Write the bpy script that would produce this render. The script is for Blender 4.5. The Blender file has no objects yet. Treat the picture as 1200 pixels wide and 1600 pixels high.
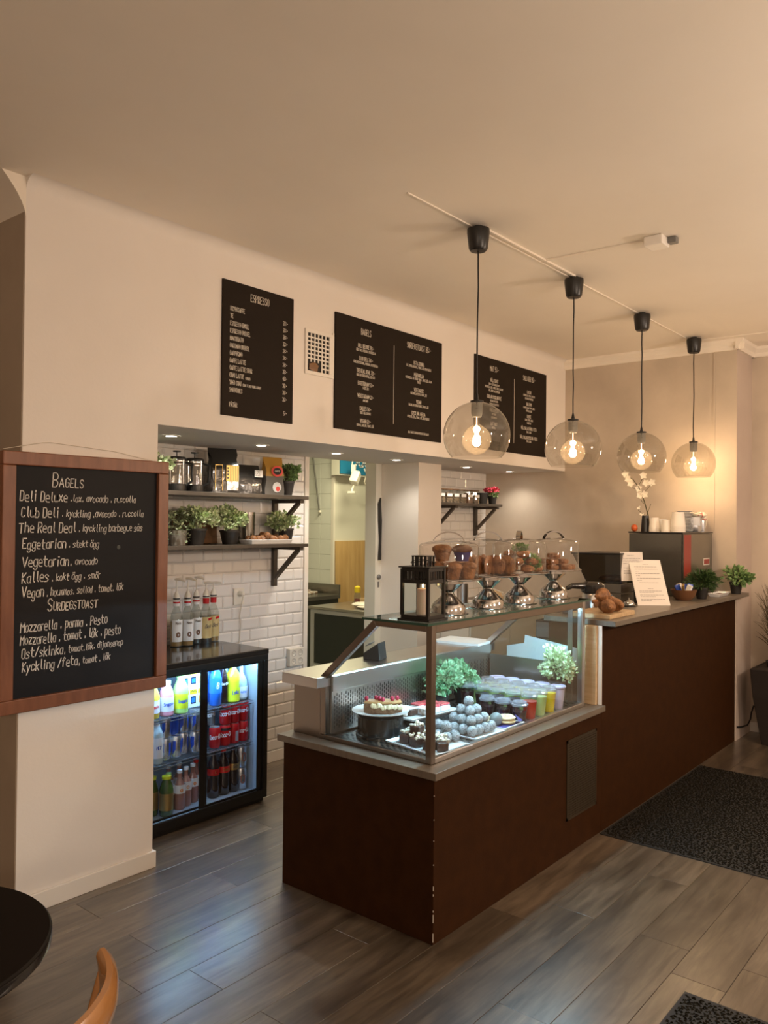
import bpy, math, random
from mathutils import Vector, Matrix
PI = math.pi
random.seed(7)
C = bpy.context.scene.collection
SC = bpy.context.scene

# ------------------------------------------------------------------ camera, world, exposure
cam = bpy.data.objects.new('camera', bpy.data.cameras.new('camera'))
C.objects.link(cam)
SC.camera = cam
cam.data.sensor_fit = 'VERTICAL'
cam.data.sensor_height = 32.0
cam.data.lens = 32.0 * 1263.99 / 1600.0
cam.data.shift_y = (797.9 - 800.0) / 1600.0
cam.data.clip_start = 0.02
_a, _b, _r = math.radians(39.41), math.radians(0.719), math.radians(0.573)
_F = Vector((math.cos(_a) * math.cos(_b), math.sin(_a) * math.cos(_b), math.sin(_b)))
_R = Vector((math.sin(_a), -math.cos(_a), 0))
_U = _R.cross(_F)
_R, _U = math.cos(_r) * _R + math.sin(_r) * _U, -math.sin(_r) * _R + math.cos(_r) * _U
_m = Matrix((_R, _U, -_F)).transposed().to_4x4()
_m.translation = Vector((0, 0, 1.6))
cam.matrix_world = _m

wd = bpy.data.worlds.new('world')
SC.world = wd
wd.use_nodes = True
wd.node_tree.nodes['Background'].inputs[0].default_value = (1.0, 0.78, 0.58, 1)
wd.node_tree.nodes['Background'].inputs[1].default_value = 0.05
SC.view_settings.view_transform = 'Standard'
SC.view_settings.look = 'None'
SC.view_settings.gamma = 1.0
SC.view_settings.use_curve_mapping = False
SC.view_settings.exposure = 0.0

WARM = (1.0, 0.69, 0.40)
ROOM = (1.0, 0.79, 0.62)
LAMP_E = 520.0       # emission of a pendant filament
ROOM_W = 62.0         # room lamps behind the camera
DOWN_W = 15.0
KITCH_W = 36.0


def lamp(name, kind, loc, energy, color, size=0.1, rot=None, parent=None, **kw):
    l = bpy.data.lights.new(name, kind)
    l.energy = energy
    l.color = color
    if kind == 'AREA':
        l.size = size
        if 'size_y' in kw:
            l.shape = 'RECTANGLE'
            l.size_y = kw['size_y']
    else:
        l.shadow_soft_size = size
    if kind == 'SPOT':
        l.spot_size = kw.get('spot', 1.6)
        l.spot_blend = kw.get('blend', 0.6)
    o = bpy.data.objects.new(name, l)
    C.objects.link(o)
    o.location = loc
    if rot:
        o.rotation_euler = rot
    if parent:
        o.parent = parent
    return o


# pendants over the tables of the room, behind and beside the camera
for i, (x, y, z, k) in enumerate(((0.7, -1.5, 2.4, 0.45), (2.8, -0.8, 2.0, 1.35), (4.9, -0.5, 2.0, 1.45), (-1.5, -0.6, 2.0, 1.0))):
    lamp('room_pendant_light', 'POINT', (x, y, z), ROOM_W * k, ROOM, 0.09)
# fluorescent tube in the kitchen behind the doorway
lamp('kitchen_tube_light', 'AREA', (5.35, 4.75, 2.5), KITCH_W, (1.0, 0.90, 0.56), 1.1, (0, 0, 0), size_y=0.2)


# ------------------------------------------------------------------ materials
def ramp2(nt, fac, c0, c1, p0=0.35, p1=0.65):
    r = nt.nodes.new('ShaderNodeValToRGB')
    r.color_ramp.elements[0].color = (*c0, 1)
    r.color_ramp.elements[1].color = (*c1, 1)
    r.color_ramp.elements[0].position = p0
    r.color_ramp.elements[1].position = p1
    nt.links.new(fac, r.inputs[0])
    return r.outputs[0]


def noise(nt, scale, detail=4, stretch=None, coord='Object', rough=0.55):
    tc = nt.nodes.new('ShaderNodeTexCoord')
    mp = nt.nodes.new('ShaderNodeMapping')
    if stretch:
        mp.inputs['Scale'].default_value = stretch
    nt.links.new(tc.outputs[coord], mp.inputs[0])
    n = nt.nodes.new('ShaderNodeTexNoise')
    n.inputs['Scale'].default_value = scale
    n.inputs['Detail'].default_value = detail
    n.inputs['Roughness'].default_value = rough
    nt.links.new(mp.outputs[0], n.inputs['Vector'])
    return n.outputs[0]


def mat(name, col, rough=0.5, metal=0.0, col2=None, scale=8, stretch=None, bump=0.0, bscale=None, spec=0.5, emit=None,
        trans=0.0, alpha=1.0, coat=0.0, detail=4, sub=0.0, p0=0.35, p1=0.65):
    m = bpy.data.materials.new(name)
    m.use_nodes = True
    nt = m.node_tree
    b = nt.nodes['Principled BSDF']
    b.inputs['Base Color'].default_value = (*col, 1)
    b.inputs['Roughness'].default_value = rough
    b.inputs['Metallic'].default_value = metal
    b.inputs['Specular IOR Level'].default_value = spec
    b.inputs['Transmission Weight'].default_value = trans
    b.inputs['Alpha'].default_value = alpha
    b.inputs['Coat Weight'].default_value = coat
    b.inputs['Coat Roughness'].default_value = 0.05
    if sub:
        b.inputs['Subsurface Weight'].default_value = sub
        b.inputs['Subsurface Scale'].default_value = 0.02
    if col2:
        f = noise(nt, scale, detail, stretch)
        nt.links.new(ramp2(nt, f, col, col2, p0, p1), b.inputs['Base Color'])
    if bump:
        f = noise(nt, bscale or scale * 3, 3, stretch)
        bp = nt.nodes.new('ShaderNodeBump')
        bp.inputs['Strength'].default_value = bump
        bp.inputs['Distance'].default_value = 0.01
        nt.links.new(f, bp.inputs['Height'])
        nt.links.new(bp.outputs[0], b.inputs['Normal'])
    if emit:
        b.inputs['Emission Color'].default_value = (*emit[0], 1)
        b.inputs['Emission Strength'].default_value = emit[1]
    return m


def glass(name, tint=(0.96, 0.97, 0.96), haze=0.0, hazecol=(0.8, 0.75, 0.68), ior=1.45, rough=0.02, boost=1.0):
    """thin pane: see-through with a fresnel reflection, optionally a little milky"""
    m = bpy.data.materials.new(name)
    m.use_nodes = True
    nt = m.node_tree
    nt.nodes.remove(nt.nodes['Principled BSDF'])
    out = nt.nodes['Material Output']
    t = nt.nodes.new('ShaderNodeBsdfTransparent')
    t.inputs[0].default_value = (*tint, 1)
    g = nt.nodes.new('ShaderNodeBsdfGlossy')
    g.inputs['Roughness'].default_value = rough
    g.inputs[0].default_value = (0.9 * boost, 0.9 * boost, 0.9 * boost, 1)
    # Schlick reflectance, the same from both faces of the pane
    f0 = ((ior - 1) / (ior + 1)) ** 2
    ge = nt.nodes.new('ShaderNodeNewGeometry')
    dt = nt.nodes.new('ShaderNodeVectorMath')
    dt.operation = 'DOT_PRODUCT'
    nt.links.new(ge.outputs['Normal'], dt.inputs[0])
    nt.links.new(ge.outputs['Incoming'], dt.inputs[1])
    last = dt.outputs['Value']
    for op, val in (('ABSOLUTE', 0), ('SUBTRACT', 1), ('POWER', 5), ('MULTIPLY_ADD', 1 - f0)):
        mt = nt.nodes.new('ShaderNodeMath')
        mt.operation = op
        if op == 'SUBTRACT':
            mt.inputs[0].default_value = 1
            nt.links.new(last, mt.inputs[1])
        else:
            nt.links.new(last, mt.inputs[0])
            mt.inputs[1].default_value = val
        if op == 'MULTIPLY_ADD':
            mt.inputs[2].default_value = f0
        last = mt.outputs[0]
    mx = nt.nodes.new('ShaderNodeMixShader')
    nt.links.new(last, mx.inputs[0])
    if haze:
        d = nt.nodes.new('ShaderNodeBsdfDiffuse')
        d.inputs[0].default_value = (*hazecol, 1)
        tl = nt.nodes.new('ShaderNodeBsdfTranslucent')
        tl.inputs[0].default_value = (*hazecol, 1)
        m1 = nt.nodes.new('ShaderNodeMixShader')
        m1.inputs[0].default_value = 0.5
        nt.links.new(d.outputs[0], m1.inputs[1])
        nt.links.new(tl.outputs[0], m1.inputs[2])
        m2 = nt.nodes.new('ShaderNodeMixShader')
        m2.inputs[0].default_value = haze
        nt.links.new(t.outputs[0], m2.inputs[1])
        nt.links.new(m1.outputs[0], m2.inputs[2])
        nt.links.new(m2.outputs[0], mx.inputs[1])
    else:
        nt.links.new(t.outputs[0], mx.inputs[1])
    nt.links.new(g.outputs[0], mx.inputs[2])
    nt.links.new(mx.outputs[0], out.inputs[0])
    return m


def emis(name, col, s):
    m = bpy.data.materials.new(name)
    m.use_nodes = True
    nt = m.node_tree
    nt.nodes.remove(nt.nodes['Principled BSDF'])
    e = nt.nodes.new('ShaderNodeEmission')
    e.inputs[0].default_value = (*col, 1)
    e.inputs[1].default_value = s
    nt.links.new(e.outputs[0], nt.nodes['Material Output'].inputs[0])
    return m


def plank_mat():
    m = bpy.data.materials.new('plank_oak')
    m.use_nodes = True
    nt = m.node_tree
    b = nt.nodes['Principled BSDF']
    oi = nt.nodes.new('ShaderNodeObjectInfo')
    tc = nt.nodes.new('ShaderNodeTexCoord')
    ad = nt.nodes.new('ShaderNodeVectorMath')
    ad.operation = 'MULTIPLY_ADD'
    nt.links.new(oi.outputs['Random'], ad.inputs[0])
    ad.inputs[1].default_value = (37, 53, 0)
    nt.links.new(tc.outputs['Object'], ad.inputs[2])

    def nz(scale, stretch, det):
        mp = nt.nodes.new('ShaderNodeMapping')
        mp.inputs['Scale'].default_value = stretch
        nt.links.new(ad.outputs[0], mp.inputs[0])
        n = nt.nodes.new('ShaderNodeTexNoise')
        n.inputs['Scale'].default_value = scale
        n.inputs['Detail'].default_value = det
        n.inputs['Roughness'].default_value = 0.62
        n.inputs['Distortion'].default_value = 0.6
        nt.links.new(mp.outputs[0], n.inputs['Vector'])
        return n.outputs[0]
    g = nz(3.0, (1, 9, 1), 8)
    w = nz(2.2, (0.8, 3, 1), 3)
    c = ramp2(nt, g, (0.062, 0.046, 0.028), (0.190, 0.146, 0.102), 0.30, 0.70)
    mx = nt.nodes.new('ShaderNodeMix')
    mx.data_type = 'RGBA'
    mx.blend_type = 'MULTIPLY'
    mx.inputs['Factor'].default_value = 1.0
    nt.links.new(c, mx.inputs['A'])
    nt.links.new(ramp2(nt, w, (0.55, 0.52, 0.50), (1, 0.97, 0.92), 0.36, 0.62), mx.inputs['B'])
    hs = nt.nodes.new('ShaderNodeHueSaturation')
    mr = nt.nodes.new('ShaderNodeMapRange')
    mr.inputs['To Min'].default_value = 0.72
    mr.inputs['To Max'].default_value = 1.2
    nt.links.new(oi.outputs['Random'], mr.inputs['Value'])
    nt.links.new(mr.outputs[0], hs.inputs['Value'])
    nt.links.new(mx.outputs['Result'], hs.inputs['Color'])
    nt.links.new(hs.outputs[0], b.inputs['Base Color'])
    b.inputs['Specular IOR Level'].default_value = 0.5
    b.inputs['Coat Weight'].default_value = 0.9
    b.inputs['Coat Roughness'].default_value = 0.24
    b.inputs['Coat IOR'].default_value = 1.6
    rr = nt.nodes.new('ShaderNodeMapRange')
    rr.inputs['To Min'].default_value = 0.33
    rr.inputs['To Max'].default_value = 0.5
    nt.links.new(g, rr.inputs['Value'])
    nt.links.new(rr.outputs[0], b.inputs['Roughness'])
    bp = nt.nodes.new('ShaderNodeBump')
    bp.inputs['Strength'].default_value = 0.12
    bp.inputs['Distance'].default_value = 0.004
    nt.links.new(g, bp.inputs['Height'])
    nt.links.new(bp.outputs[0], b.inputs['Normal'])
    return m


K = {}
K['white'] = mat('painted_wall', (0.76, 0.70, 0.64), 0.75, col2=(0.80, 0.74, 0.68), scale=1.5, bump=0.05, bscale=60)
K['ceil'] = mat('painted_ceiling', (0.84, 0.76, 0.65), 0.85, col2=(0.88, 0.80, 0.69), scale=1.2, bump=0.08, bscale=5)
K['plaster'] = mat('lime_plaster', (0.50, 0.42, 0.33), 0.7, col2=(0.64, 0.54, 0.43), scale=1.6, bump=0.15, bscale=9, detail=8)
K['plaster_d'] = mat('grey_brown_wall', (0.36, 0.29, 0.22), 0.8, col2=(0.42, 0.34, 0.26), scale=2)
K['retp'] = mat('shaded_white_wall', (0.52, 0.42, 0.36), 0.75, col2=(0.58, 0.48, 0.41), scale=2)  # white paint of the return wall, with pinkish shade put into the colour
K['trim'] = mat('white_trim', (0.80, 0.75, 0.68), 0.4)
K['tile'] = mat('glazed_tile', (0.76, 0.73, 0.71), 0.12, col2=(0.80, 0.78, 0.75), scale=3, spec=0.6)
K['ktile'] = mat('kitchen_tile', (0.74, 0.75, 0.70), 0.25)
K['grout'] = mat('grout', (0.34, 0.30, 0.28), 0.9)
K['kwall'] = mat('kitchen_wall', (0.72, 0.70, 0.62), 0.6)
K['plank'] = plank_mat()
K['subfloor'] = mat('subfloor', (0.03, 0.022, 0.016), 0.9)
K['counter'] = mat('brown_counter_board', (0.028, 0.0088, 0.0012), 0.7, col2=(0.037, 0.0120, 0.0020), scale=14, bump=0.06, bscale=120, spec=0.12)
K['slab'] = mat('taupe_laminate', (0.135, 0.11, 0.085), 0.38, col2=(0.165, 0.135, 0.105), scale=6, stretch=(1, 8, 1), detail=6)
K['chip'] = mat('chipped_white_edge', (0.6, 0.55, 0.48), 0.8)
K['steel'] = mat('brushed_steel', (0.56, 0.53, 0.50), 0.28, 1.0, bump=0.02, bscale=90)
K['frame'] = mat('steel_with_warm_reflection', (0.30, 0.255, 0.22), 0.32, 1.0)  # stainless steel of the case; its warm dark reflection is put into the colour
K['chrome'] = mat('chrome', (0.52, 0.50, 0.48), 0.13, 1.0)
K['black'] = mat('black_metal', (0.012, 0.011, 0.010), 0.35)
K['blackm'] = mat('black_matte', (0.014, 0.012, 0.010), 0.6)
K['blackg'] = mat('black_gloss', (0.02, 0.018, 0.017), 0.12, spec=0.6)
K['shelf'] = mat('dark_stained_shelf', (0.050, 0.038, 0.028), 0.4, col2=(0.075, 0.058, 0.042), scale=6, stretch=(1, 10, 1))
K['board'] = mat('menu_black', (0.018, 0.012, 0.008), 0.7, spec=0.15)
K['chalkbd'] = mat('chalkboard_slate', (0.006, 0.006, 0.008), 0.6, col2=(0.011, 0.010, 0.011), scale=2.5, spec=0.22)
K['chalk'] = mat('chalk', (0.72, 0.69, 0.65), 0.9)
K['print'] = mat('printed_lettering', (0.62, 0.56, 0.48), 0.8)
K['oak'] = mat('reddish_wood_frame', (0.17, 0.058, 0.024), 0.42, col2=(0.23, 0.085, 0.038), scale=5, stretch=(6, 6, 1))
K['glass'] = glass('clear_pane', (0.93, 0.95, 0.94))
K['glassk'] = glass('fridge_pane', (0.95, 0.97, 0.98))
K['gtop'] = glass('glass_top', (0.72, 0.80, 0.77), boost=1.0, ior=1.6)
K['gedge'] = mat('green_glass_edge', (0.02, 0.07, 0.05), 0.2, spec=0.6)
K['smoke'] = glass('smoked_globe', (0.77, 0.755, 0.73), haze=0.016, hazecol=(0.55, 0.50, 0.44), ior=1.75)
K['bulbg'] = glass('clear_bulb', (0.95, 0.93, 0.90), haze=0.014, hazecol=(1.0, 0.85, 0.65), ior=1.5)
K['dome'] = glass('acrylic_dome', (0.94, 0.93, 0.92), ior=1.65)
K['fil'] = emis('glowing_filament', WARM, LAMP_E)
K['led'] = emis('cold_led', (0.33, 0.62, 1.0), 160)
K['ledc'] = emis('case_led', (0.42, 0.76, 1.0), 250)
K['lens'] = emis('downlight_lens', (1.0, 0.95, 0.84), 30)
K['flame'] = emis('candle_flame', (1.0, 0.62, 0.25), 25)
K['wax'] = mat('candle_wax', (0.80, 0.66, 0.55), 0.5, sub=0.4)
K['liner'] = mat('cooler_liner', (0.34, 0.39, 0.44), 0.4)
K['wire'] = mat('shelf_wire', (0.75, 0.78, 0.80), 0.25, 0.9)
K['pot'] = mat('black_plastic_pot', (0.018, 0.015, 0.013), 0.5)
K['potg'] = mat('grey_stoneware_pot', (0.22, 0.20, 0.17), 0.6)
K['leafL'] = mat('pale_green_leaf', (0.30, 0.44, 0.16), 0.5, col2=(0.76, 0.82, 0.55), scale=60, p0=0.4, p1=0.6)
K['leafM'] = mat('green_leaf', (0.08, 0.17, 0.045), 0.5, col2=(0.30, 0.44, 0.17), scale=50)
K['leafD'] = mat('dark_green_leaf', (0.022, 0.055, 0.015), 0.5, col2=(0.10, 0.17, 0.05), scale=40)
K['leafV'] = mat('variegated_leaf', (0.20, 0.32, 0.12), 0.5, col2=(0.70, 0.74, 0.55), scale=30)
K['leafC'] = mat('mint_green_leaf', (0.10, 0.30, 0.13), 0.5, col2=(0.42, 0.66, 0.40), scale=55, p0=0.4, p1=0.6)
K['stem'] = mat('plant_stem', (0.08, 0.07, 0.03), 0.7)
K['soil'] = mat('potting_soil', (0.03, 0.02, 0.012), 0.95)
K['plate'] = mat('white_porcelain', (0.80, 0.80, 0.80), 0.15, coat=0.3)
K['paper'] = mat('paper', (0.78, 0.72, 0.66), 0.8)
K['paperw'] = mat('white_sheet', (0.80, 0.82, 0.84), 0.7)
K['ink'] = mat('ink', (0.12, 0.10, 0.09), 0.8)
K['red'] = mat('red', (0.50, 0.012, 0.015), 0.25)
K['redl'] = mat('bright_red', (0.75, 0.03, 0.02), 0.3)
K['whiteink'] = mat('white_ink', (0.85, 0.85, 0.85), 0.5)
K['alu'] = mat('can_aluminium', (0.72, 0.74, 0.78), 0.25, 0.9)
K['blue'] = mat('blue_print', (0.02, 0.07, 0.42), 0.3)
K['lblue'] = mat('light_blue', (0.03, 0.20, 0.80), 0.3)
K['orange'] = mat('orange', (0.80, 0.28, 0.03), 0.4)
K['yellow'] = mat('yellow', (0.80, 0.62, 0.03), 0.3)
K['ylime'] = mat('lime_yellow_drink', (0.72, 0.78, 0.03), 0.2, coat=0.5)
K['dcola'] = mat('cola', (0.020, 0.010, 0.010), 0.1, coat=0.6)
K['choc'] = mat('chocolate', (0.045, 0.018, 0.010), 0.45, col2=(0.08, 0.035, 0.02), scale=40, bump=0.3)
K['cake'] = mat('cake_crumb', (0.12, 0.055, 0.025), 0.9, col2=(0.20, 0.10, 0.05), scale=60, bump=0.5)
K['cream'] = mat('cream', (0.80, 0.70, 0.45), 0.5)
K['caramel'] = mat('caramel_glaze', (0.45, 0.24, 0.09), 0.4, col2=(0.55, 0.32, 0.14), scale=30)
K['berry'] = mat('raspberry', (0.42, 0.02, 0.06), 0.45, bump=0.4, bscale=200)
K['berrygel'] = mat('berry_topping', (0.55, 0.03, 0.05), 0.2, col2=(0.75, 0.20, 0.20), scale=60)
K['coco'] = mat('coconut_dusting', (0.16, 0.13, 0.12), 0.95, col2=(0.43, 0.42, 0.42), scale=170, bump=0.5, detail=4, p0=0.34, p1=0.56)
K['pop'] = mat('popcorn', (0.75, 0.68, 0.52), 0.8, col2=(0.85, 0.80, 0.68), scale=50)
K['sugar'] = mat('powdered_pastry', (0.30, 0.18, 0.11), 0.9, col2=(0.75, 0.72, 0.70), scale=45)
K['cookie'] = mat('cookie_dough', (0.62, 0.42, 0.20), 0.85, col2=(0.70, 0.52, 0.28), scale=30, bump=0.4)
K['bake'] = mat('baked_brown', (0.16, 0.062, 0.020), 0.5, col2=(0.38, 0.17, 0.062), scale=26, bump=0.9, bscale=55)
K['baked'] = mat('dark_baked', (0.11, 0.042, 0.018), 0.55, col2=(0.22, 0.09, 0.035), scale=22, bump=0.5, bscale=50)
K['cup'] = mat('paper_cup', (0.80, 0.74, 0.66), 0.6)
K['wood'] = mat('light_beech', (0.50, 0.34, 0.18), 0.5, col2=(0.60, 0.43, 0.25), scale=5, stretch=(10, 1, 10))
K['ply'] = mat('plywood_panel', (0.48, 0.29, 0.11), 0.5, col2=(0.60, 0.39, 0.17), scale=3, stretch=(6, 6, 0.6))
K['bwood'] = mat('brown_cutting_board', (0.16, 0.08, 0.035), 0.5, col2=(0.25, 0.13, 0.06), scale=5, stretch=(1, 1, 8))
K['chair'] = mat('varnished_bentwood', (0.34, 0.15, 0.045), 0.22, col2=(0.44, 0.21, 0.075), scale=4, stretch=(1, 1, 5), coat=0.5)
K['table'] = mat('dark_table_top', (0.006, 0.004, 0.003), 0.5, spec=0.12)
K['mat'] = mat('door_mat_pile', (0.005, 0.0045, 0.003), 0.95, col2=(0.022, 0.018, 0.011), scale=70, bump=1.0, bscale=160, spec=0.1)
K['matrim'] = mat('mat_rubber_edge', (0.012, 0.011, 0.010), 0.7)
K['planter'] = mat('dark_planter', (0.022, 0.015, 0.011), 0.6)
K['grass'] = mat('dried_grass', (0.10, 0.075, 0.035), 0.8)
K['plastic'] = mat('white_plastic', (0.74, 0.70, 0.62), 0.4)
K['redw'] = mat('dark_red_panel', (0.30, 0.025, 0.02), 0.3)
K['signb'] = mat('blue_sign', (0.01, 0.16, 0.30), 0.5)
K['petal'] = mat('white_petal', (0.80, 0.72, 0.58), 0.6, sub=0.1)
K['pinkfl'] = mat('pink_petal', (0.62, 0.06, 0.10), 0.6)
K['terra'] = mat('brown_bowl', (0.16, 0.07, 0.03), 0.4)
K['tomato'] = mat('orange_red', (0.55, 0.10, 0.02), 0.35)
K['smokel'] = glass('smoked_lid', (0.30, 0.28, 0.25), haze=0.12, hazecol=(0.10, 0.09, 0.07))
K['machine'] = mat('machine_mirror_steel', (0.24, 0.225, 0.195), 0.22, 0.8)
K['gold'] = mat('gold_foil', (0.50, 0.34, 0.12), 0.3, 0.8)
K['bagfoil'] = mat('black_foil_bag', (0.020, 0.018, 0.016), 0.22, bump=0.6, bscale=14, coat=0.4)
K['bagy'] = mat('ochre_foil', (0.52, 0.28, 0.05), 0.35, bump=0.3, bscale=12)
K['bagg'] = mat('grey_foil', (0.10, 0.095, 0.085), 0.35, bump=0.3, bscale=12)
K['amber'] = mat('amber_syrup', (0.36, 0.20, 0.05), 0.15, coat=0.5)
K['dsyr'] = mat('dark_syrup', (0.022, 0.012, 0.008), 0.15, coat=0.5)
K['ysyr'] = mat('yellow_syrup_label', (0.62, 0.48, 0.22), 0.4)
K['cglass'] = glass('bottle_glass', (0.86, 0.88, 0.86), haze=0.10, hazecol=(0.6, 0.65, 0.65))
K['grey'] = mat('mid_grey', (0.16, 0.155, 0.145), 0.5)
K['dgreen'] = mat('dark_green_steel', (0.040, 0.045, 0.035), 0.5)
K['purple'] = mat('indigo_paper', (0.03, 0.02, 0.14), 0.6)
K['cord'] = mat('pale_cord', (0.62, 0.56, 0.46), 0.6)
K['beans'] = mat('dry_goods', (0.05, 0.035, 0.02), 0.8, col2=(0.30, 0.20, 0.12), scale=90)


# ------------------------------------------------------------------ geometry helpers
class G:
    def __init__(s):
        s.v = []
        s.f = []
        s.m = []

    def add(s, vs, fs, mi=0, T=None):
        n = len(s.v)
        for p in vs:
            s.v.append(tuple(T @ Vector(p)) if T else tuple(p))
        for f in fs:
            s.f.append([n + i for i in f])
            s.m.append(mi)
        return s

    def box(s, x0, y0, z0, x1, y1, z1, mi=0, T=None):
        vs = [(x, y, z) for z in (z0, z1) for y in (y0, y1) for x in (x0, x1)]
        return s.add(vs, [(0, 2, 3, 1), (4, 5, 7, 6), (0, 1, 5, 4), (2, 6, 7, 3), (0, 4, 6, 2), (1, 3, 7, 5)], mi, T)

    def lathe(s, prof, n=20, c=(0, 0, 0), mi=0, T=None, a0=0):
        vs, fs, rings = [], [], []
        for r, z in prof:
            if r < 1e-6:
                rings.append([len(vs)])
                vs.append((c[0], c[1], c[2] + z))
            else:
                rings.append(list(range(len(vs), len(vs) + n)))
                for k in range(n):
                    a = a0 + 2 * PI * k / n
                    vs.append((c[0] + r * math.cos(a), c[1] + r * math.sin(a), c[2] + z))
        for A, B in zip(rings, rings[1:]):
            for k in range(n):
                k2 = (k + 1) % n
                if len(A) == 1 and len(B) > 1:
                    fs.append((A[0], B[k2], B[k]))
                elif len(B) == 1 and len(A) > 1:
                    fs.append((A[k], A[k2], B[0]))
                elif len(A) > 1:
                    fs.append((A[k], A[k2], B[k2], B[k]))
        return s.add(vs, fs, mi, T)

    def tube(s, pts, r, n=8, mi=0, cap=True, T=None):
        pts = [Vector(p) for p in pts]
        rs = r if isinstance(r, (list, tuple)) else [r] * len(pts)
        vs, fs = [], []
        up = Vector((0, 0, 1))
        prev = None
        for i, p in enumerate(pts):
            d = (pts[min(i + 1, len(pts) - 1)] - pts[max(i - 1, 0)])
            if d.length < 1e-9:
                d = Vector((0, 0, 1))
            d.normalize()
            if prev is None:
                a = d.cross(up)
                if a.length < 1e-3:
                    a = d.cross(Vector((1, 0, 0)))
            else:
                a = prev - d * prev.dot(d)
            a.normalize()
            prev = a
            b = d.cross(a)
            for k in range(n):
                t = 2 * PI * k / n
                vs.append(p + (a * math.cos(t) + b * math.sin(t)) * rs[i])
        for i in range(len(pts) - 1):
            for k in range(n):
                k2 = (k + 1) % n
                fs.append((i * n + k, i * n + k2, (i + 1) * n + k2, (i + 1) * n + k))
        if cap:
            fs.append(tuple(range(n))[::-1])
            fs.append(tuple((len(pts) - 1) * n + k for k in range(n)))
        return s.add(vs, fs, mi, T)

    def ball(s, c, r, n=12, m=8, mi=0, sc=(1, 1, 1), T=None, jit=0.0, rnd=random):
        vs, fs = [(0, 0, -1)], []
        for j in range(1, m):
            t = PI * j / m
            for k in range(n):
                a = 2 * PI * k / n
                vs.append((math.sin(t) * math.cos(a), math.sin(t) * math.sin(a), -math.cos(t)))
        vs.append((0, 0, 1))
        out = []
        for p in vs:
            q = 1 + (rnd.uniform(-jit, jit) if jit else 0)
            out.append((c[0] + p[0] * r * sc[0] * q, c[1] + p[1] * r * sc[1] * q, c[2] + p[2] * r * sc[2] * q))
        for k in range(n):
            fs.append((0, 1 + (k + 1) % n, 1 + k))
            for j in range(m - 2):
                a, b = 1 + j * n + k, 1 + j * n + (k + 1) % n
                fs.append((a, b, b + n, a + n))
            e = len(vs) - 1
            fs.append((e, 1 + (m - 2) * n + k, 1 + (m - 2) * n + (k + 1) % n))
        return s.add(out, fs, mi, T)

    def prism(s, poly, axis, a, b, mi=0, T=None):
        """poly: 2-D points; axis 'x': (y,z), 'y': (x,z), 'z': (x,y), extruded a..b"""
        n = len(poly)
        vs = []
        for t in (a, b):
            for p, q in poly:
                vs.append({'x': (t, p, q), 'y': (p, t, q), 'z': (p, q, t)}[axis])
        fs = [tuple(range(n))[::-1], tuple(range(n, 2 * n))]
        for k in range(n):
            k2 = (k + 1) % n
            fs.append((k, k2, n + k2, n + k))
        return s.add(vs, fs, mi, T)

    def ribbon(s, polys, w, fn, mi=0):
        """flat strokes of width w; fn maps (u, v) to a 3-D point"""
        for pl in polys:
            for (u0, v0), (u1, v1) in zip(pl, pl[1:]):
                dx, dy = u1 - u0, v1 - v0
                L = math.hypot(dx, dy)
                if L < 1e-9:
                    dx, dy, L = 1, 0, 1
                nx, ny = -dy / L * w / 2, dx / L * w / 2
                ex, ey = dx / L * w * 0.35, dy / L * w * 0.35
                q = [(u0 - ex + nx, v0 - ey + ny), (u0 - ex - nx, v0 - ey - ny), (u1 + ex - nx, v1 + ey - ny), (u1 + ex + nx, v1 + ey + ny)]
                s.add([fn(*p) for p in q], [(0, 1, 2, 3)], mi)
        return s


def obj(name, g, mats, parent=None, smooth=False, bevel=0.0, kind=None, label=None, loc=None, rot=None):
    me = bpy.data.meshes.new(name)
    me.from_pydata([tuple(v) for v in g.v], [], g.f)
    mats = mats if isinstance(mats, (list, tuple)) else [mats]
    for m in mats:
        me.materials.append(K[m] if isinstance(m, str) else m)
    if any(g.m):
        me.polygons.foreach_set('material_index', g.m)
    me.validate()
    if smooth:
        me.polygons.foreach_set('use_smooth', [True] * len(me.polygons))
        me.set_sharp_from_angle(angle=math.radians(42))
    me.update()
    o = bpy.data.objects.new(name, me)
    C.objects.link(o)
    if parent:
        o.parent = parent
    if bevel:
        b = o.modifiers.new('bevel', 'BEVEL')
        b.width = bevel
        b.segments = 2
        b.limit_method = 'ANGLE'
    if kind:
        o['kind'] = kind
    if label:
        o['label'] = label
    if loc:
        o.location = loc
    if rot:
        o.rotation_euler = rot
    return o


def tag(o, label, cat, group=None):
    o['label'] = label
    o['category'] = cat
    if group:
        o['group'] = group
    return o


def thing(name, label, cat, loc=(0, 0, 0), rz=0, group=None):
    o = bpy.data.objects.new(name, None)
    o.empty_display_size = 0.05
    C.objects.link(o)
    o.location = loc
    o.rotation_euler = (0, 0, rz)
    return tag(o, label, cat, group)


def struct(name, g, m, parent=None, **kw):
    return obj(name, g, m, parent, kind='structure', **kw)


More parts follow.
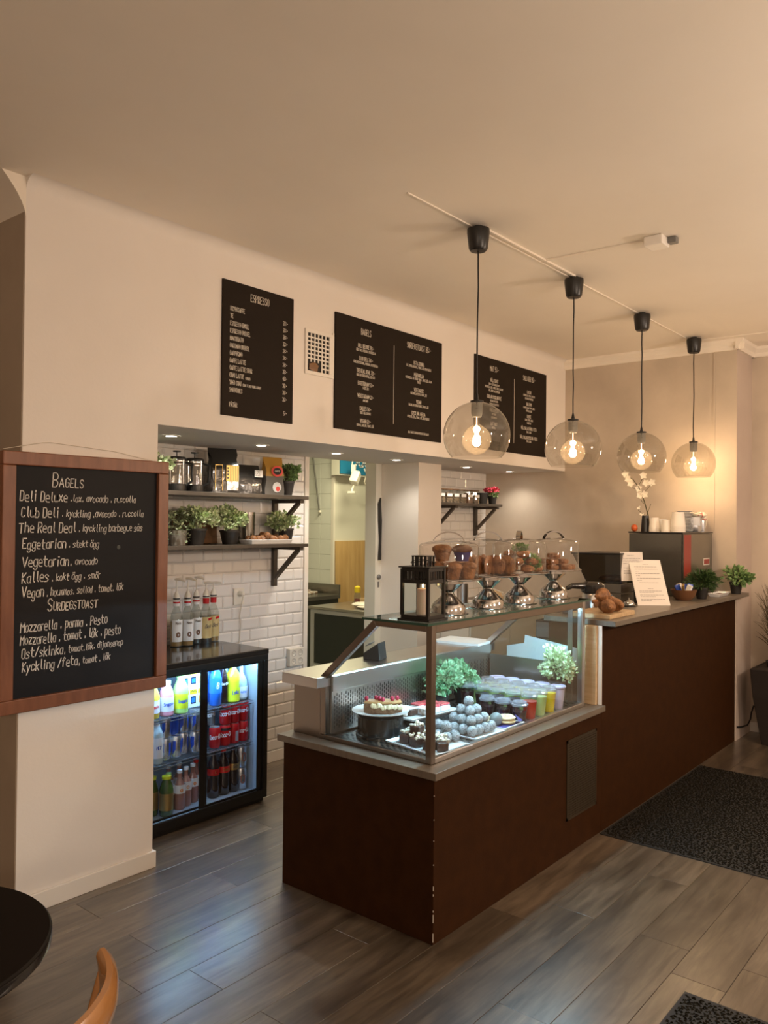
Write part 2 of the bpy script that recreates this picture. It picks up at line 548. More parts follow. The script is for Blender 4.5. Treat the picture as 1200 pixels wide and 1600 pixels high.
# ------------------------------------------------------------------ single-stroke lettering
GL = {'A': '022842 1434', 'B': '02082837362505 2534332202', 'C': '3728180703122233', 'D': '02082837332202', 'E': '38080232 0525',
      'F': '380802 0525', 'G': '37281807031222333525', 'H': '0208 3238 0535', 'I': '1218', 'J': '3833221203', 'K': '0208 3805 0532',
      'L': '080232', 'M': '0208254842', 'N': '02083238', 'O': '180703122233372818', 'P': '02082837362505', 'Q': '180703122233372818 2432',
      'R': '02082837362505 1532', 'S': '37281807063433221203', 'T': '0848 2822', 'U': '080312223338', 'V': '082248', 'W': '0812263248',
      'X': '0832 3802', 'Y': '082548 2522', 'Z': '08380232', '0': '180703122233372818', '1': '071812', '2': '07182837360232',
      '3': '0718283736253433221203', '4': '22280434', '5': '380805253433221203', '6': '37180703122233342504', '7': '083812',
      '8': '18070634332212030436372818', '9': '3625150607182837332202', 'a': '36160503122233 3632', 'b': '0802 0516263533221203',
      'c': '3526160503122233', 'd': '3832 3526160503122233', 'e': '043435261605031232', 'f': '37281712 0626',
      'g': '3526160503122233 3631201001', 'h': '0802 0516263532', 'i': '1612 1817', 'j': '161100 1817', 'k': '0802 3604 1432',
      'l': '181322', 'm': '0206 05162522 25364542', 'n': '0206 0516263532', 'o': '160503122233352616', 'p': '0006 0516263533221203',
      'q': '3036 3526160503122233', 'r': '0206 051626', 's': '35261605332202', 't': '18132232 0636', 'u': '060312223336 3632',
      'v': '061236', 'w': '0612243246', 'x': '0632 3602', 'y': '0613 3600', 'z': '06360232', '.': '1213', ',': '1311', '/': '0238',
      '-': '0535', '&': '42172837040312223 4'.replace(' ', ''), ':': '1314 1617', '(': '28171322', ')': '08171302', "'": '1817', ' ': '',
      '!': '1814 1312'}
GL['Å'] = GL['A'] + ' 1929'
GL['Ä'] = GL['A'] + ' 0909 4949'
GL['Ö'] = GL['O'] + ' 0909 3939'
GL['É'] = GL['E'] + ' 2839'
GL['å'] = GL['a'] + ' 1828'
GL['ä'] = GL['a'] + ' 1817 3837'
GL['ö'] = GL['o'] + ' 1817 3837'
GL['í'] = '1612 1828'


def letters(text, size, wid=1.0, slant=0.0, jit=0.0, gap=1.35):
    """polylines of the text, cap height = size, starting at u = 0; returns (polys, width)"""
    k = size / 6.0
    x = 0.0
    out = []
    for ch in text:
        g = GL.get(ch, '')
        dy = random.uniform(-jit, jit) * size
        sc = 1 + random.uniform(-jit, jit)
        mx = 2.0
        for st in g.split():
            pts = [(int(st[i]), int(st[i + 1]) - 2) for i in range(0, len(st) - 1, 2)]
            if len(pts) == 2 and pts[0] == pts[1]:
                pts[1] = (pts[1][0], pts[1][1] + 0.5)
            mx = max(mx, max(p[0] for p in pts))
            out.append([((x + px * sc) * k * wid + (py * k) * slant, py * k * sc + dy) for px, py in pts])
        x += (mx if ch != ' ' else 1.2) + gap
    return out, max(0.0, (x - gap)) * k * wid


def write(g, text, size, u, v, fn, w=None, wid=1.0, slant=0.0, jit=0.0, align='l', rise=0.0, mi=0, gap=1.35, maxw=None):
    st = random.getstate()
    polys, W = letters(text, size, wid, slant, jit, gap)
    if maxw and W > maxw:
        random.setstate(st)
        wid *= maxw / W
        polys, W = letters(text, size, wid, slant, jit, gap)
    off = {'l': 0, 'c': -W / 2, 'r': -W}[align]
    pl = [[(u + off + a, v + b + rise * (a + off)) for a, b in p] for p in polys]
    g.ribbon(pl, w or size * 0.13, fn, mi)
    return W


# ------------------------------------------------------------------ setting
H = 2.973
YM, YT = 3.183, 3.970
XL, XC, XG, X2 = 1.583, 2.221, 6.293, 6.68
ZH = 2.036
YG = 1.790
CX, CY = 2.4995, 1.7944

# floor with separate planks
g = G().box(-2.6, -3.6, -0.12, 7.6, 6.7, -0.010)
floor = struct('floor', g, 'subfloor')
PW, PL = 0.1885, 1.29
pm = {}
for r in range(-13, 8):
    y0 = 2.737 + PW * r - (0 if r else 0)
    off = 1.805 if r % 2 else 1.794 + 0.0
    # rows (2.549-2.737) and (2.172-2.36) share a joint line; the rows between are shifted
    sh = {0: 0.43, 1: 0.0, 2: 0.86, 3: 0.0}[r % 4] if r % 2 == 0 else 0.0
    xs = off + sh * PL
    k0 = math.floor((-0.9 - xs) / PL)
    for k in range(k0, 6):
        x0, x1 = xs + k * PL, xs + (k + 1) * PL
        if x0 > 6.66:
            break
        x1 = min(x1, 6.68)
        L = round(x1 - x0, 4)
        if L not in pm:
            gg = G().box(0.0006, 0.0006, -0.010, L - 0.0006, PW - 0.0006, 0)
            o = obj('plank', gg, 'plank', floor, bevel=0.0012)
            pm[L] = o
        else:
            o = pm[L].copy()
            C.objects.link(o)
            o.parent = floor
        o.location = (x0, y0, 0)
g = G().box(2.9, 4.07, -0.009, 7.4, 6.6, 0.0)
struct('trim_1', g, 'grey')          # kitchen floor covering

# ceiling, outer shell
struct('ceiling', G().box(-2.6, -3.6, H, 7.6, 4.0, H + 0.1), 'ceil')
struct('wall_rear', G().box(-2.6, -3.6, 0, -2.5, 4.0, H), 'white')
struct('wall_front', G().box(-2.5, -3.6, 0, 6.68, -3.5, H), 'white')
struct('wall_right', G().box(X2, -3.6, 0, X2 + 0.1, YG, H), 'plaster')
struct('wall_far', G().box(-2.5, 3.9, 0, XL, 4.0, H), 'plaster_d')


# the wall pier carrying the chalkboard
g = G().box(XL, YM, 0, XC, YM + 0.235, H)
struct('wall_pier', g, 'white')
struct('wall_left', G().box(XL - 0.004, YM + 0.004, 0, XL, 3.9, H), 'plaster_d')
# dropped header over the serving niche
g = G().box(XC, YM, ZH, XG, YT, H).box(XL, YM + 0.235, ZH, XC, YT, H)
struct('wall_header', g, 'white')
# soft cove between header and ceiling
R = 0.055
cur = [(YM - (R - R * math.cos(PI / 2 * i / 8)), H - R + R * math.sin(PI / 2 * i / 8)) for i in range(9)]
g = G().prism([(YM, H)] + cur, 'x', XL, XG)
struct('trim_2', g, 'white', smooth=True)
# cove on the pier's left face
g = G().prism([(XL, H), (XL, H - 0.16)] + [(XL - 0.10 * (i / 6) ** 1.6, H - 0.16 * (1 - i / 6)) for i in range(1, 7)], 'y', YM, 3.9)
struct('trim_3', g, 'ceil', smooth=True)

# grey plaster wall with the crown, its white return
g = G().box(XG, YG, 0, XG + 0.4, YT + 0.1, H)
struct('wall_east', g, 'plaster')
struct('wall_return', G().box(XG + 0.003, YG - 0.003, 0, X2, YG, H), 'retp')
cr = [(0, 0), (0, -0.075), (0.018, -0.075), (0.024, -0.045), (0.05, -0.02), (0.055, 0)]
g = G().prism([(XG - a, H + b) for a, b in cr], 'y', YG - 0.055, YM)
g.prism([(YG - 0.003 - a, H + b) for a, b in cr], 'x', XG - 0.055, X2)
g.prism([(X2 - a, H + b) for a, b in cr], 'y', -3.5, YG)
struct('trim_4', g, 'ceil')
# vertical conduit line on plaster wall
struct('trim_5', G().box(XG - 0.006, 1.945, 1.55, XG, 1.957, H - 0.075), 'plaster')

# baseboards
g = G().box(XL - 0.012, YM - 0.014, 0, XC + 0.012, YM, 0.075).box(XC, YM, 0, XC + 0.012, YM + 0.235, 0.075)
struct('baseboard_pier', g, 'trim', bevel=0.003)
struct('baseboard_far', G().box(3.16, YT - 0.012, 0, 3.96, YT, 0.072), 'trim', bevel=0.003)
struct('baseboard_right', G().box(X2 - 0.012, -3.5, 0, X2, YG - 0.003, 0.07), 'trim')


# tiled back wall of the niche: substrate + bevelled tiles
def tile_mesh(w, h, d=0.008, b=0.010, bd=0.0045):
    """face toward -Y, origin lower-left, bevelled like metro tiles"""
    gg = G()
    vs = [(0, 0, 0), (w, 0, 0), (w, 0, h), (0, 0, h), (0, -d + bd, 0), (w, -d + bd, 0), (w, -d + bd, h), (0, -d + bd, h),
          (b, -d, b), (w - b, -d, b), (w - b, -d, h - b), (b, -d, h - b)]
    fs = [(0, 1, 5, 4), (1, 2, 6, 5), (2, 3, 7, 6), (3, 0, 4, 7), (4, 5, 9, 8), (5, 6, 10, 9), (6, 7, 11, 10), (7, 4, 8, 11), (8, 9, 10, 11)]
    return gg.add(vs, fs)


wb = struct('wall_back', G().box(XL, YT, 0, 3.985, YT + 0.10, 2.6), 'grout')
tm = {}


def lay_tiles(parent, xa, xb, za, zb, x0, y, skip=None, row0=0, tw=0.151, th=0.0745, m='tile', rot=None, flat=False):
    nrow = int(math.ceil((zb - za) / th - 0.15))
    for r in range(nrow):
        z = za + r * th
        hh = min(th, zb - z) - 0.0018
        xs = x0 + ((r + row0) % 2) * tw / 2 if not flat else x0
        k = math.floor((xa - xs) / tw)
        while xs + k * tw < xb - 0.01:
            a, b = max(xs + k * tw, xa), min(xs + (k + 1) * tw, xb)
            k += 1
            w = b - a - 0.0018
            if w < 0.012 or (skip and skip((a + b) / 2, z)):
                continue
            key = (round(w, 3), round(hh, 3), m)
            if key not in tm:
                bb = min(0.009, w / 3) if not flat else 0.003
                tm[key] = obj('tile', tile_mesh(w, hh, b=bb), m, parent)
                o = tm[key]
            else:
                o = tm[key].copy()
                C.objects.link(o)
                o.parent = parent
            if rot is None:
                o.location = (a + 0.0009, y, z + 0.0009)
            else:
                o.location = (y, -a - 0.0009, z + 0.0009)   # wall in a plane of constant X, running along -Y
                o.rotation_euler = (0, 0, rot)


lay_tiles(wb, 2.44, 3.957, 0.075, ZH, 2.877, YT, skip=lambda x, z: z < 0.80 and x < 3.08 or z < 0.25 and x < 3.12, row0=0)
# jamb strip at its end
struct('trim_6', G().box(3.960, YT - 0.012, 0, 3.998, YT + 0.10, ZH + 0.4), 'trim', bevel=0.002)

# pier between doorway and right niche
struct('wall_pillar', G().box(4.797, 3.613, 0, 5.090, YT + 0.1, ZH), 'white')
struct('trim_7', G().box(4.727, YT - 0.004, 0, 4.797, YT + 0.1, 2.6), 'kwall')
wr = struct('wall_niche', G().box(5.09, YT, 0, XG, YT + 0.10, 2.6), 'grout')
tm.clear()
lay_tiles(wr, 5.09, XG - 0.003, 0.93, ZH, 5.12, YT, skip=lambda x, z: z < 1.08 and x < 5.2)

# kitchen beyond the doorway
XK = 5.93
struct('wall_kitchen_end', G().box(2.8, 6.6, 0, 7.5, 6.7, 2.7), 'kwall')
struct('wall_kitchen_side', G().box(7.4, 4.07, 0, 7.5, 6.6, 2.7), 'kwall')
struct('wall_kitchen_near', G().box(2.8, 4.07, 0, 2.9, 6.6, 2.7), 'kwall')
struct('ceiling_kitchen', G().box(2.8, 4.07, 2.7, 7.5, 6.7, 2.8), 'kwall')
kb = struct('wall_kitchen', G().box(XK, 5.52, 0, 7.4, 6.6, 2.7), 'kwall')
tm.clear()
kt = struct('wall_kitchen_tiled', G().box(XK - 0.004, 5.545, 0.9, XK, 6.6, 2.6), 'grout')
for r in range(11):
    for k in range(4):
        y0 = 5.545 + k * 0.1525
        gg = tm.get('k')
        if not gg:
            o = obj('tile', G().box(-0.010, 0.001, 0.001, 0, 0.1515, 0.1515), 'ktile', kt, bevel=0.002)
            tm['k'] = o
        else:
            o = gg.copy()
            C.objects.link(o)
            o.parent = kt
        o.location = (XK - 0.002, y0, 0.955 + r * 0.1525 - 0.005)
tm.clear()
struct('trim_8', G().box(XK - 0.016, 5.510, 0, XK + 0.006, 5.545, 2.7), 'trim')     # corner strip
# bulkhead
struct('wall_bulkhead', G().box(XK - 0.055, 5.40, 2.050, 7.4, 5.509, 2.7), 'kwall')

# ------------------------------------------------------------------ counters
t = thing('display_counter', 'dark brown low counter base with taupe ledge under the glass pastry case', 'counter', (CX, CY, 0))
g = G().box(0, 0, 0, 1.483, 0.82, 0.625)
obj('body', g, 'counter', t, bevel=0.002)
obj('ledge', G().box(-0.021, -0.021, 0.6252, 1.483, 0.841, 0.654), 'slab', t, bevel=0.002, label='taupe laminate ledge')
g = G()
for z0, z1 in ((0.012, 0.045), (0.085, 0.115), (0.125, 0.131), (0.185, 0.192), (0.205, 0.222), (0.30, 0.304), (0.39, 0.394), (0.47, 0.473), (0.56, 0.563)):
    g.box(-0.0010, -0.0010, z0, 0.0012, 0.0012, z1)
obj('chipped_edge', g, 'chip', t, kind='stuff', label='white chipped corner edge')

t = thing('service_counter', 'tall dark brown counter run with taupe worktop ending at the grey wall', 'counter', (3.9825, CY, 0))
obj('body', G().box(0, 0, 0, 2.3085, 0.02, 1.065).box(0.02, 0.02, 0, 0.04, 0.32, 1.065).box(0.02, 0.02, 0.80, 2.30, 0.50, 0.82), 'counter', t, bevel=0.001)
obj('worktop', G().prism([(0.0, -0.073), (2.400, -0.073), (2.400, -0.0075), (2.3085, -0.0075), (2.3085, 0.70), (0.4, 0.70), (0.4, 0.34), (0.0, 0.34)], 'z', 1.0652, 1.093), 'slab', t, bevel=0.0025)
obj('end_post', G().box(-0.028, 0.022, 0.6545, -0.001, 0.085, 1.065), 'wood', t, bevel=0.002, label='bare wooden end post')
obj('white_edge', G().box(-0.006, -0.0005, 0.6545, -0.0005, 0.020, 1.065), 'trim', t, label='white painted panel edge')

# vent in the counter front
t = thing('vent_grille', 'perforated metal vent grille set low in the brown counter front', 'vent', (3.586, CY - 0.001, 0.163))
g = G().box(0, -0.004, 0, 0.328, 0, 0.012).box(0, -0.004, 0.373, 0.328, 0, 0.385).box(0, -0.004, 0, 0.012, 0, 0.385).box(0.316, -0.004, 0, 0.328, 0, 0.385)
K['ventm'] = mat('vent_metal', (0.045, 0.032, 0.018), 0.5, 0.3)
obj('grille_frame', g, 'ventm', t)
g = G()
n = 26
for i in range(n):
    x = 0.012 + 0.304 * (i + .5) / n
    g.box(x - 0.003, -0.003, 0.012, x + 0.003, -0.0012, 0.373)
for i in range(30):
    z = 0.012 + 0.361 * (i + .5) / 30
    g.box(0.012, -0.0035, z - 0.003, 0.316, -0.0018, z + 0.003)
obj('mesh_panel', g, 'ventm', t, kind='stuff')
obj('backing', G().box(0.002, -0.0009, 0.002, 0.326, -0.0001, 0.383), 'blackm', t)

# ------------------------------------------------------------------ glass pastry case
ZL = 0.6545
t = thing('pastry_case', 'glass pastry display case in stainless steel frame with slanted staff side', 'display case', (0, 0, 0))
X0, X1, Y0 = 2.552, 3.893, 1.848


def end_frame(xa, xb):
    g = G()
    w = 0.030
    ya, yb, yt, zh, zt = Y0, 2.445, 2.145, 0.925, 1.197
    g.prism([(ya, ZL), (ya + w, ZL), (ya + w, zt), (ya, zt)], 'x', xa, xb)
    g.prism([(ya + w, ZL), (yb, ZL), (yb, ZL + 0.018), (ya + w, ZL + 0.018)], 'x', xa, xb)
    g.prism([(ya + w, zt - w), (yt - 0.012, zt - w), (yt, zt), (ya + w, zt)], 'x', xa, xb)
    g.prism([(yb - w, ZL + 0.018), (yb, ZL + 0.018), (yb, zh), (yb - w, zh - 0.012)], 'x', xa, xb)
    g.prism([(yb - w, zh - 0.012), (yb, zh), (yt, zt), (yt - 0.012, zt - w)], 'x', xa, xb)
    return g


obj('end_frame', end_frame(X0, X0 + 0.028), 'frame', t, bevel=0.003)
obj('end_frame', end_frame(X1 - 0.028, X1), 'steel', t, bevel=0.003)
obj('bottom_rail', G().box(X0 + 0.028, Y0, ZL, X1 - 0.028, Y0 + 0.025, ZL + 0.022), 'steel', t, bevel=0.003)
obj('top_rail', G().box(X0 + 0.028, Y0, 1.163, X1 - 0.028, Y0 + 0.022, 1.197), 'frame', t, bevel=0.003)
obj('added_light_shield', G().box(X0 + 0.03, Y0 + 0.0225, 1.176, X1 - 0.03, Y0 + 0.048, 1.180), 'steel', t)  # added strip, keeps the LED from shining up through the glass top
obj('rear_rail', G().box(X0 + 0.028, 2.118, 1.181, X1 - 0.028, 2.145, 1.197), 'frame', t, bevel=0.003)
g = G().box(2.50, 1.832, 1.1975, 3.925, 2.165, 1.2065)
o = obj('top_pane', g, ['gtop', 'gedge'], t, label='glass top with dark green edge')
for i, p in enumerate(o.data.polygons):
    if abs(p.normal.z) < 0.5:
        p.material_index = 1
obj('front_pane', G().box(X0 + 0.029, Y0 + 0.008, ZL + 0.022, X1 - 0.029, Y0 + 0.013, 1.163), 'glass', t)
pn = [(Y0 + 0.03, ZL + 0.018), (2.415, ZL + 0.018), (2.415, 0.912), (2.133, 1.167), (Y0 + 0.03, 1.167)]
obj('side_pane', G().prism(pn, 'x', X0 + 0.010, X0 + 0.014), 'glass', t)
obj('side_pane', G().prism(pn, 'x', X1 - 0.016, X1 - 0.012), 'glass', t)
obj('base_cabinet', G().box(2.556, 2.447, ZL, X1, 2.612, 0.879), 'frame', t, bevel=0.002, label='stainless rear housing')
obj('work_shelf', G().box(2.497, 2.412, 0.8795, 3.93, 2.628, 0.925), 'steel', t, bevel=0.002, label='stainless work shelf behind the glass')
obj('inner_ledge', G().box(2.582, 2.398, 0.856, X1 - 0.03, 2.411, 0.924), 'steel', t, bevel=0.002)
g = G().box(2.582, 2.404, 0.675, X1 - 0.03, 2.411, 0.855)
obj('perforated_back', g, 'steel', t)
g = G()
for i in range(86):
    for j in range(8):
        x = 2.60 + i * 0.0148
        z = 0.70 + j * 0.0185 + (0.009 if i % 2 else 0)
        if z < 0.845:
            g.box(x - 0.0022, 2.4030, z - 0.0068, x + 0.0022, 2.4039, z + 0.0068)
obj('slot', g, 'black', t, kind='stuff')
obj('deck', G().box(X0 + 0.03, Y0 + 0.026, ZL + 0.0005, X1 - 0.03, 2.403, 0.664), 'steel', t)
g = G()
for i in range(84):
    for j in range(30):
        if (i + j) % 2 == 0:
            x, y = 2.60 + i * 0.0150, 1.905 + j * 0.0160
            g.box(x - 0.0045, y - 0.0060, 0.6641, x + 0.0045, y + 0.0060, 0.6646)
obj('deck_slot', g, 'black', t, kind='stuff')
obj('led_strip', G().box(X0 + 0.05, Y0 + 0.026, 1.1695, X1 - 0.05, Y0 + 0.044, 1.1758), 'ledc', t, label='cold white light strip under the top rail')
obj('far_panel', G().box(X1 - 0.040, 1.94, 0.666, X1 - 0.031, 2.395, 0.87), 'machine', t)
g = G().box(X1 - 0.022, Y0 + 0.06, ZL + 0.02, X1 - 0.018, 1.935, 1.165)
obj('side_post', g, 'frame', t)


# ------------------------------------------------------------------ helpers for crockery and food
def rounded_plate(w, d, h=0.012, lip=0.008):
    """rectangular plate with a raised lip, centred, base at z=0"""
    g = G()
    a, b = w / 2, d / 2
    rings = [(-0.012, 0.0), (0, h), (-0.003, h + 0.002), (-0.012, 0.005)]
    vs = []
    for o, z in rings:
        vs += [(-a - o * -1 if 0 else -(a + o), -(b + o), z), (a + o, -(b + o), z), (a + o, b + o, z), (-(a + o), b + o, z)]
    fs = [(3, 2, 1, 0)]
    for r in range(3):
        for k in range(4):
            k2 = (k + 1) % 4
            fs.append((r * 4 + k, r * 4 + k2, r * 4 + 4 + k2, r * 4 + 4 + k))
    fs.append((12, 13, 14, 15))
    return g.add(vs, fs)


def serving_plate(label, x, y, z, w, d, rz):
    o = obj('serving_plate', rounded_plate(w, d), 'plate', loc=(x, y, z), bevel=0.001)
    o.rotation_euler = (0, 0, rz)
    return tag(o, label, 'plate')


def foliage(n, rx, rz_, size, seed, zc=0.0, spiky=False, inner=0.55, zmin=-1.0, ymax=9):
    """crown of many small leaves with their own directions"""
    rnd = random.Random(seed)
    g = G()
    cl = []
    for i in range(15):
        while True:
            p = Vector((rnd.uniform(-1, 1), rnd.uniform(-1, 1), rnd.uniform(zmin * 0.8, 1)))
            if 0.3 < p.length < 1:
                break
        cl.append(p * 0.80)
    for i in range(n):
        c0 = cl[i % 15]
        while True:
            p = Vector((rnd.uniform(-1, 1), rnd.uniform(-1, 1), rnd.uniform(-1, 1)))
            if p.length < 1:
                break
        p = c0 + p * (0.40 if i % 5 else 0.55)
        if p.z < zmin:
            p.z = zmin
        pos = Vector((p.x * rx, p.y * rx, zc + p.z * rz_))
        d = (p.normalized() + Vector((rnd.uniform(-.7, .7), rnd.uniform(-.7, .7), rnd.uniform(-.3, .9)))).normalized()
        if pos.y > ymax - size:
            pos.y = ymax - size * rnd.uniform(1.0, 1.6)
            d.y = -abs(d.y)
        s = d.cross(Vector((rnd.uniform(-1, 1), rnd.uniform(-1, 1), rnd.uniform(-1, 1)))).normalized()
        u = d.cross(s)
        L = size * rnd.uniform(0.7, 1.3)
        W = L * (0.10 if spiky else 0.42)
        b = pos + d * L * 0.5 + u * L * 0.06
        g.add([pos, b + s * W, pos + d * L, b - s * W, b - u * L * 0.10], [(0, 1, 4), (1, 2, 4), (2, 3, 4), (3, 0, 4)])
    return g


def stems(n, rx, h0, h1, seed):
    rnd = random.Random(seed)
    g = G()
    for i in range(n):
        a = rnd.uniform(0, 2 * PI)
        r = rnd.uniform(0.2, 0.8) * rx
        g.tube([(0, 0, h0), (0.4 * r * math.cos(a), 0.4 * r * math.sin(a), (h0 + h1) / 2), (r * math.cos(a), r * math.sin(a), h1)], 0.0016, 4)
    return g


def pot_plant(name, label, x, y, z, pr, ph, fr, fh, leafm, seed, n=520, size=0.022, potm='pot', spiky=False, zoff=0.0, group=None, ymax=9):
    t = thing(name, label, 'potted plant', (x, y, z), 0, group)
    rb = pr * 0.72
    obj('pot', G().lathe([(0, 0), (rb, 0), (pr, ph - 0.012), (pr + 0.003, ph - 0.012), (pr + 0.003, ph), (pr - 0.003, ph), (pr - 0.006, ph - 0.012), (0, ph - 0.014)], 24), potm, t, smooth=True)
    obj('soil', G().lathe([(0, ph - 0.009), (pr - 0.006, ph - 0.012)], 16), 'soil', t)
    obj('stem', stems(16, fr, ph - 0.02, ph + fh * 0.8, seed), 'stem', t, kind='stuff')
    obj('foliage', foliage(n, fr, fh / 2, size, seed, ph + fh / 2 - 0.01 + zoff, spiky, ymax=ymax), leafm, t, kind='stuff')
    return t


def lump(r, sx, sy, sz, seed, m, name, parent=None, n=12, jit=0.08, c=(0, 0, 0), rot=None):
    rnd = random.Random(seed)
    return obj(name, G().ball(c, r, n, 8, 0, (sx, sy, sz), None, jit, rnd), m, parent, smooth=True, rot=rot)


# ------------------------------------------------------------------ contents of the pastry case
DZ = 0.6648
# cake on white plate on black stand
t = thing('cake_riser', 'black round riser under the plate of sliced cake', 'riser', (2.735, 2.255, DZ))
obj('drum', G().lathe([(0, 0), (0.108, 0), (0.108, 0.012), (0.100, 0.014), (0.100, 0.088), (0.095, 0.092), (0, 0.092)], 28), 'blackg', t, smooth=True)
t = thing('round_plate', 'round white plate holding a slice of cream cake', 'plate', (2.735, 2.255, DZ + 0.0925))
obj('dish', G().lathe([(0, 0), (0.055, 0), (0.075, 0.006), (0.125, 0.016), (0.126, 0.019), (0.078, 0.011), (0.055, 0.005), (0, 0.005)], 36), 'plate', t, smooth=True)
t = thing('cream_cake', 'wedge of brown cake with cream filling and raspberries on top', 'cake', (2.745, 2.250, DZ + 0.0980), math.radians(-52))
poly = [(-0.085, -0.034), (-0.03, -0.045), (0.04, -0.044), (0.085, -0.022), (0.080, 0.018), (0.02, 0.032), (-0.07, 0.02)]
obj('sponge', G().prism(poly, 'z', 0, 0.043), 'cake', t, bevel=0.006)
obj('glaze', G().prism([(a * .97, b * .97) for a, b in poly], 'z', 0.0432, 0.054), 'caramel', t, bevel=0.004)
g = G()
rnd = random.Random(3)
for i in range(15):
    u = i / 14
    x = -0.045 + 0.125 * u
    y = -0.044 + 0.020 * max(0, u - .55)
    g.ball((x, y, 0.040 - rnd.uniform(0, 0.012)), rnd.uniform(0.007, 0.011), 8, 6, 0, (1, 0.55, 1.15))
obj('cream', g, 'cream', t, smooth=True)
for i, (x, y) in enumerate(((-0.072, -0.015), (-0.030, 0.005), (-0.015, -0.012), (0.0, -0.032), (0.040, -0.012), (0.062, 0.004))):
    obj('raspberry', G().ball((x, y, 0.0625), 0.0095, 10, 7, 0, (1, 1, 1.2)), 'berry', t, smooth=True)

# popcorn brownies and coconut balls on the front plate
serving_plate('white plate in the front corner of the case with popcorn brownies and coconut balls', 2.742, 1.998, DZ, 0.235, 0.29, math.radians(-9))
rnd = random.Random(11)
for i, (x, y, z, rz) in enumerate(((2.700, 2.085, 0, 0.3), (2.685, 2.015, 0, -0.2), (2.750, 2.060, 0, 0.9), (2.735, 2.000, 0, 0.5), (2.715, 2.040, 0.040, 0.2),
                                   (2.678, 1.945, 0, 0.1), (2.700, 1.900, 0, 0.7), (2.770, 2.110, 0, -0.4), (2.745, 1.945, 0, 0.3))):
    t = thing('popcorn_brownie', 'dark chocolate brownie chunk topped with popcorn on the front corner plate', 'brownie', (x, y, DZ + 0.0075 + z), rz, 'popcorn brownies on the front plate')
    obj('brownie', G().box(-0.028, -0.023, 0, 0.028, 0.023, 0.036), 'choc', t, bevel=0.006)
    g = G()
    for k in range(13):
        g.ball((rnd.uniform(-.026, .026), rnd.uniform(-.022, .022), rnd.uniform(0.034, 0.048)), rnd.uniform(0.005, 0.0085), 7, 5, 0, (1, 1, 0.9), None, 0.2, rnd)
    obj('popcorn', g, 'pop', t, smooth=True, kind='stuff')
g0 = G().ball((0, 0, 0), 0.0232, 16, 11, 0, (1, 1, 0.96), None, 0.025, random.Random(5))
ball0 = None


def coco_ball(x, y, z, label, group):
    global ball0
    if ball0 is None:
        ball0 = tag(obj('coconut_ball', g0, 'coco', smooth=True), label, 'pastry', group)
        o = ball0
    else:
        o = ball0.copy()
        C.objects.link(o)
        o['label'], o['group'] = label, group
    o.location = (x, y, z)
    o.rotation_euler = (random.uniform(0, 6), random.uniform(0, 6), random.uniform(0, 6))


def pyramid(cx, cy, nx, ny, rz, levels, z0, label, group, step=0.0475):
    ca, sa = math.cos(rz), math.sin(rz)
    for l in range(levels):
        for i in range(nx - l):
            for j in range(ny - l):
                u = (i - (nx - l - 1) / 2) * step + random.uniform(-.001, .001)
                v = (j - (ny - l - 1) / 2) * step + random.uniform(-.001, .001)
                coco_ball(cx + u * ca - v * sa, cy + u * sa + v * ca, z0 + 0.0235 + l * 0.036, label, group)


pyramid(2.832, 2.015, 2, 4, math.radians(-9), 2, DZ + 0.0075, 'coconut dusted chocolate ball beside the popcorn brownies at the front corner', 'coconut balls on the corner plate')
serving_plate('white plate piled with a pyramid of coconut balls', 3.030, 1.992, DZ, 0.215, 0.245, math.radians(-4))
pyramid(3.030, 1.990, 4, 4, math.radians(-4), 4, DZ + 0.0075, 'coconut dusted chocolate ball in the tall pyramid on the second plate', 'coconut balls in the pyramid')

# plate of bars and berry cake slices
t = tag(obj('display_riser', G().box(2.985, 2.205, DZ, 3.235, 2.395, DZ + 0.020), 'blackg', bevel=0.003), 'low black riser under the plate of berry cake slices', 'riser')
serving_plate('white plate with frosted chocolate bars and berry cheesecake slices', 3.105, 2.300, DZ + 0.0205, 0.33, 0.175, math.radians(-6))
for i, x in enumerate((2.985, 3.030, 3.075)):
    t = thing('chocolate_bar', ('chocolate bar with powdered top at the left end of the berry cake plate', 'chocolate cake bar with white icing lines beside the berry slices', 'frosted chocolate bar in front of the iced bar')[i], 'cake', (x, (2.345, 2.325, 2.262)[i], DZ + 0.0285), (0.5, -0.1, -0.2)[i])
    obj('base', G().box(-0.030, -0.040, 0, 0.020, 0.040, 0.030), 'sugar' if i != 1 else 'choc', t, bevel=0.006)
    g = G()
    for k in range(7):
        g.box(-0.031, -0.036 + k * 0.0115, 0.0302, 0.021, -0.032 + k * 0.0115, 0.0325)
    obj('icing', g, 'whiteink', t, kind='stuff')
for i, (x, y) in enumerate(((3.120, 2.335), (3.190, 2.325), (3.130, 2.265), (3.200, 2.258))):
    t = thing('berry_slice', ('red berry cheesecake slice, back left of the plate by the leafy plant', 'red berry cheesecake slice, back right of the plate by the leafy plant',
                              'red berry cheesecake slice, front left with yellow edge', 'red berry cheesecake slice, front right corner of the plate')[i], 'cake', (x, y, DZ + 0.0285), -0.1)
    obj('filling', G().box(-0.032, -0.028, 0, 0.032, 0.028, 0.026), 'plate', t, bevel=0.004)
    obj('topping', G().box(-0.031, -0.027, 0.0262, 0.031, 0.027, 0.036), 'berrygel', t, bevel=0.004)

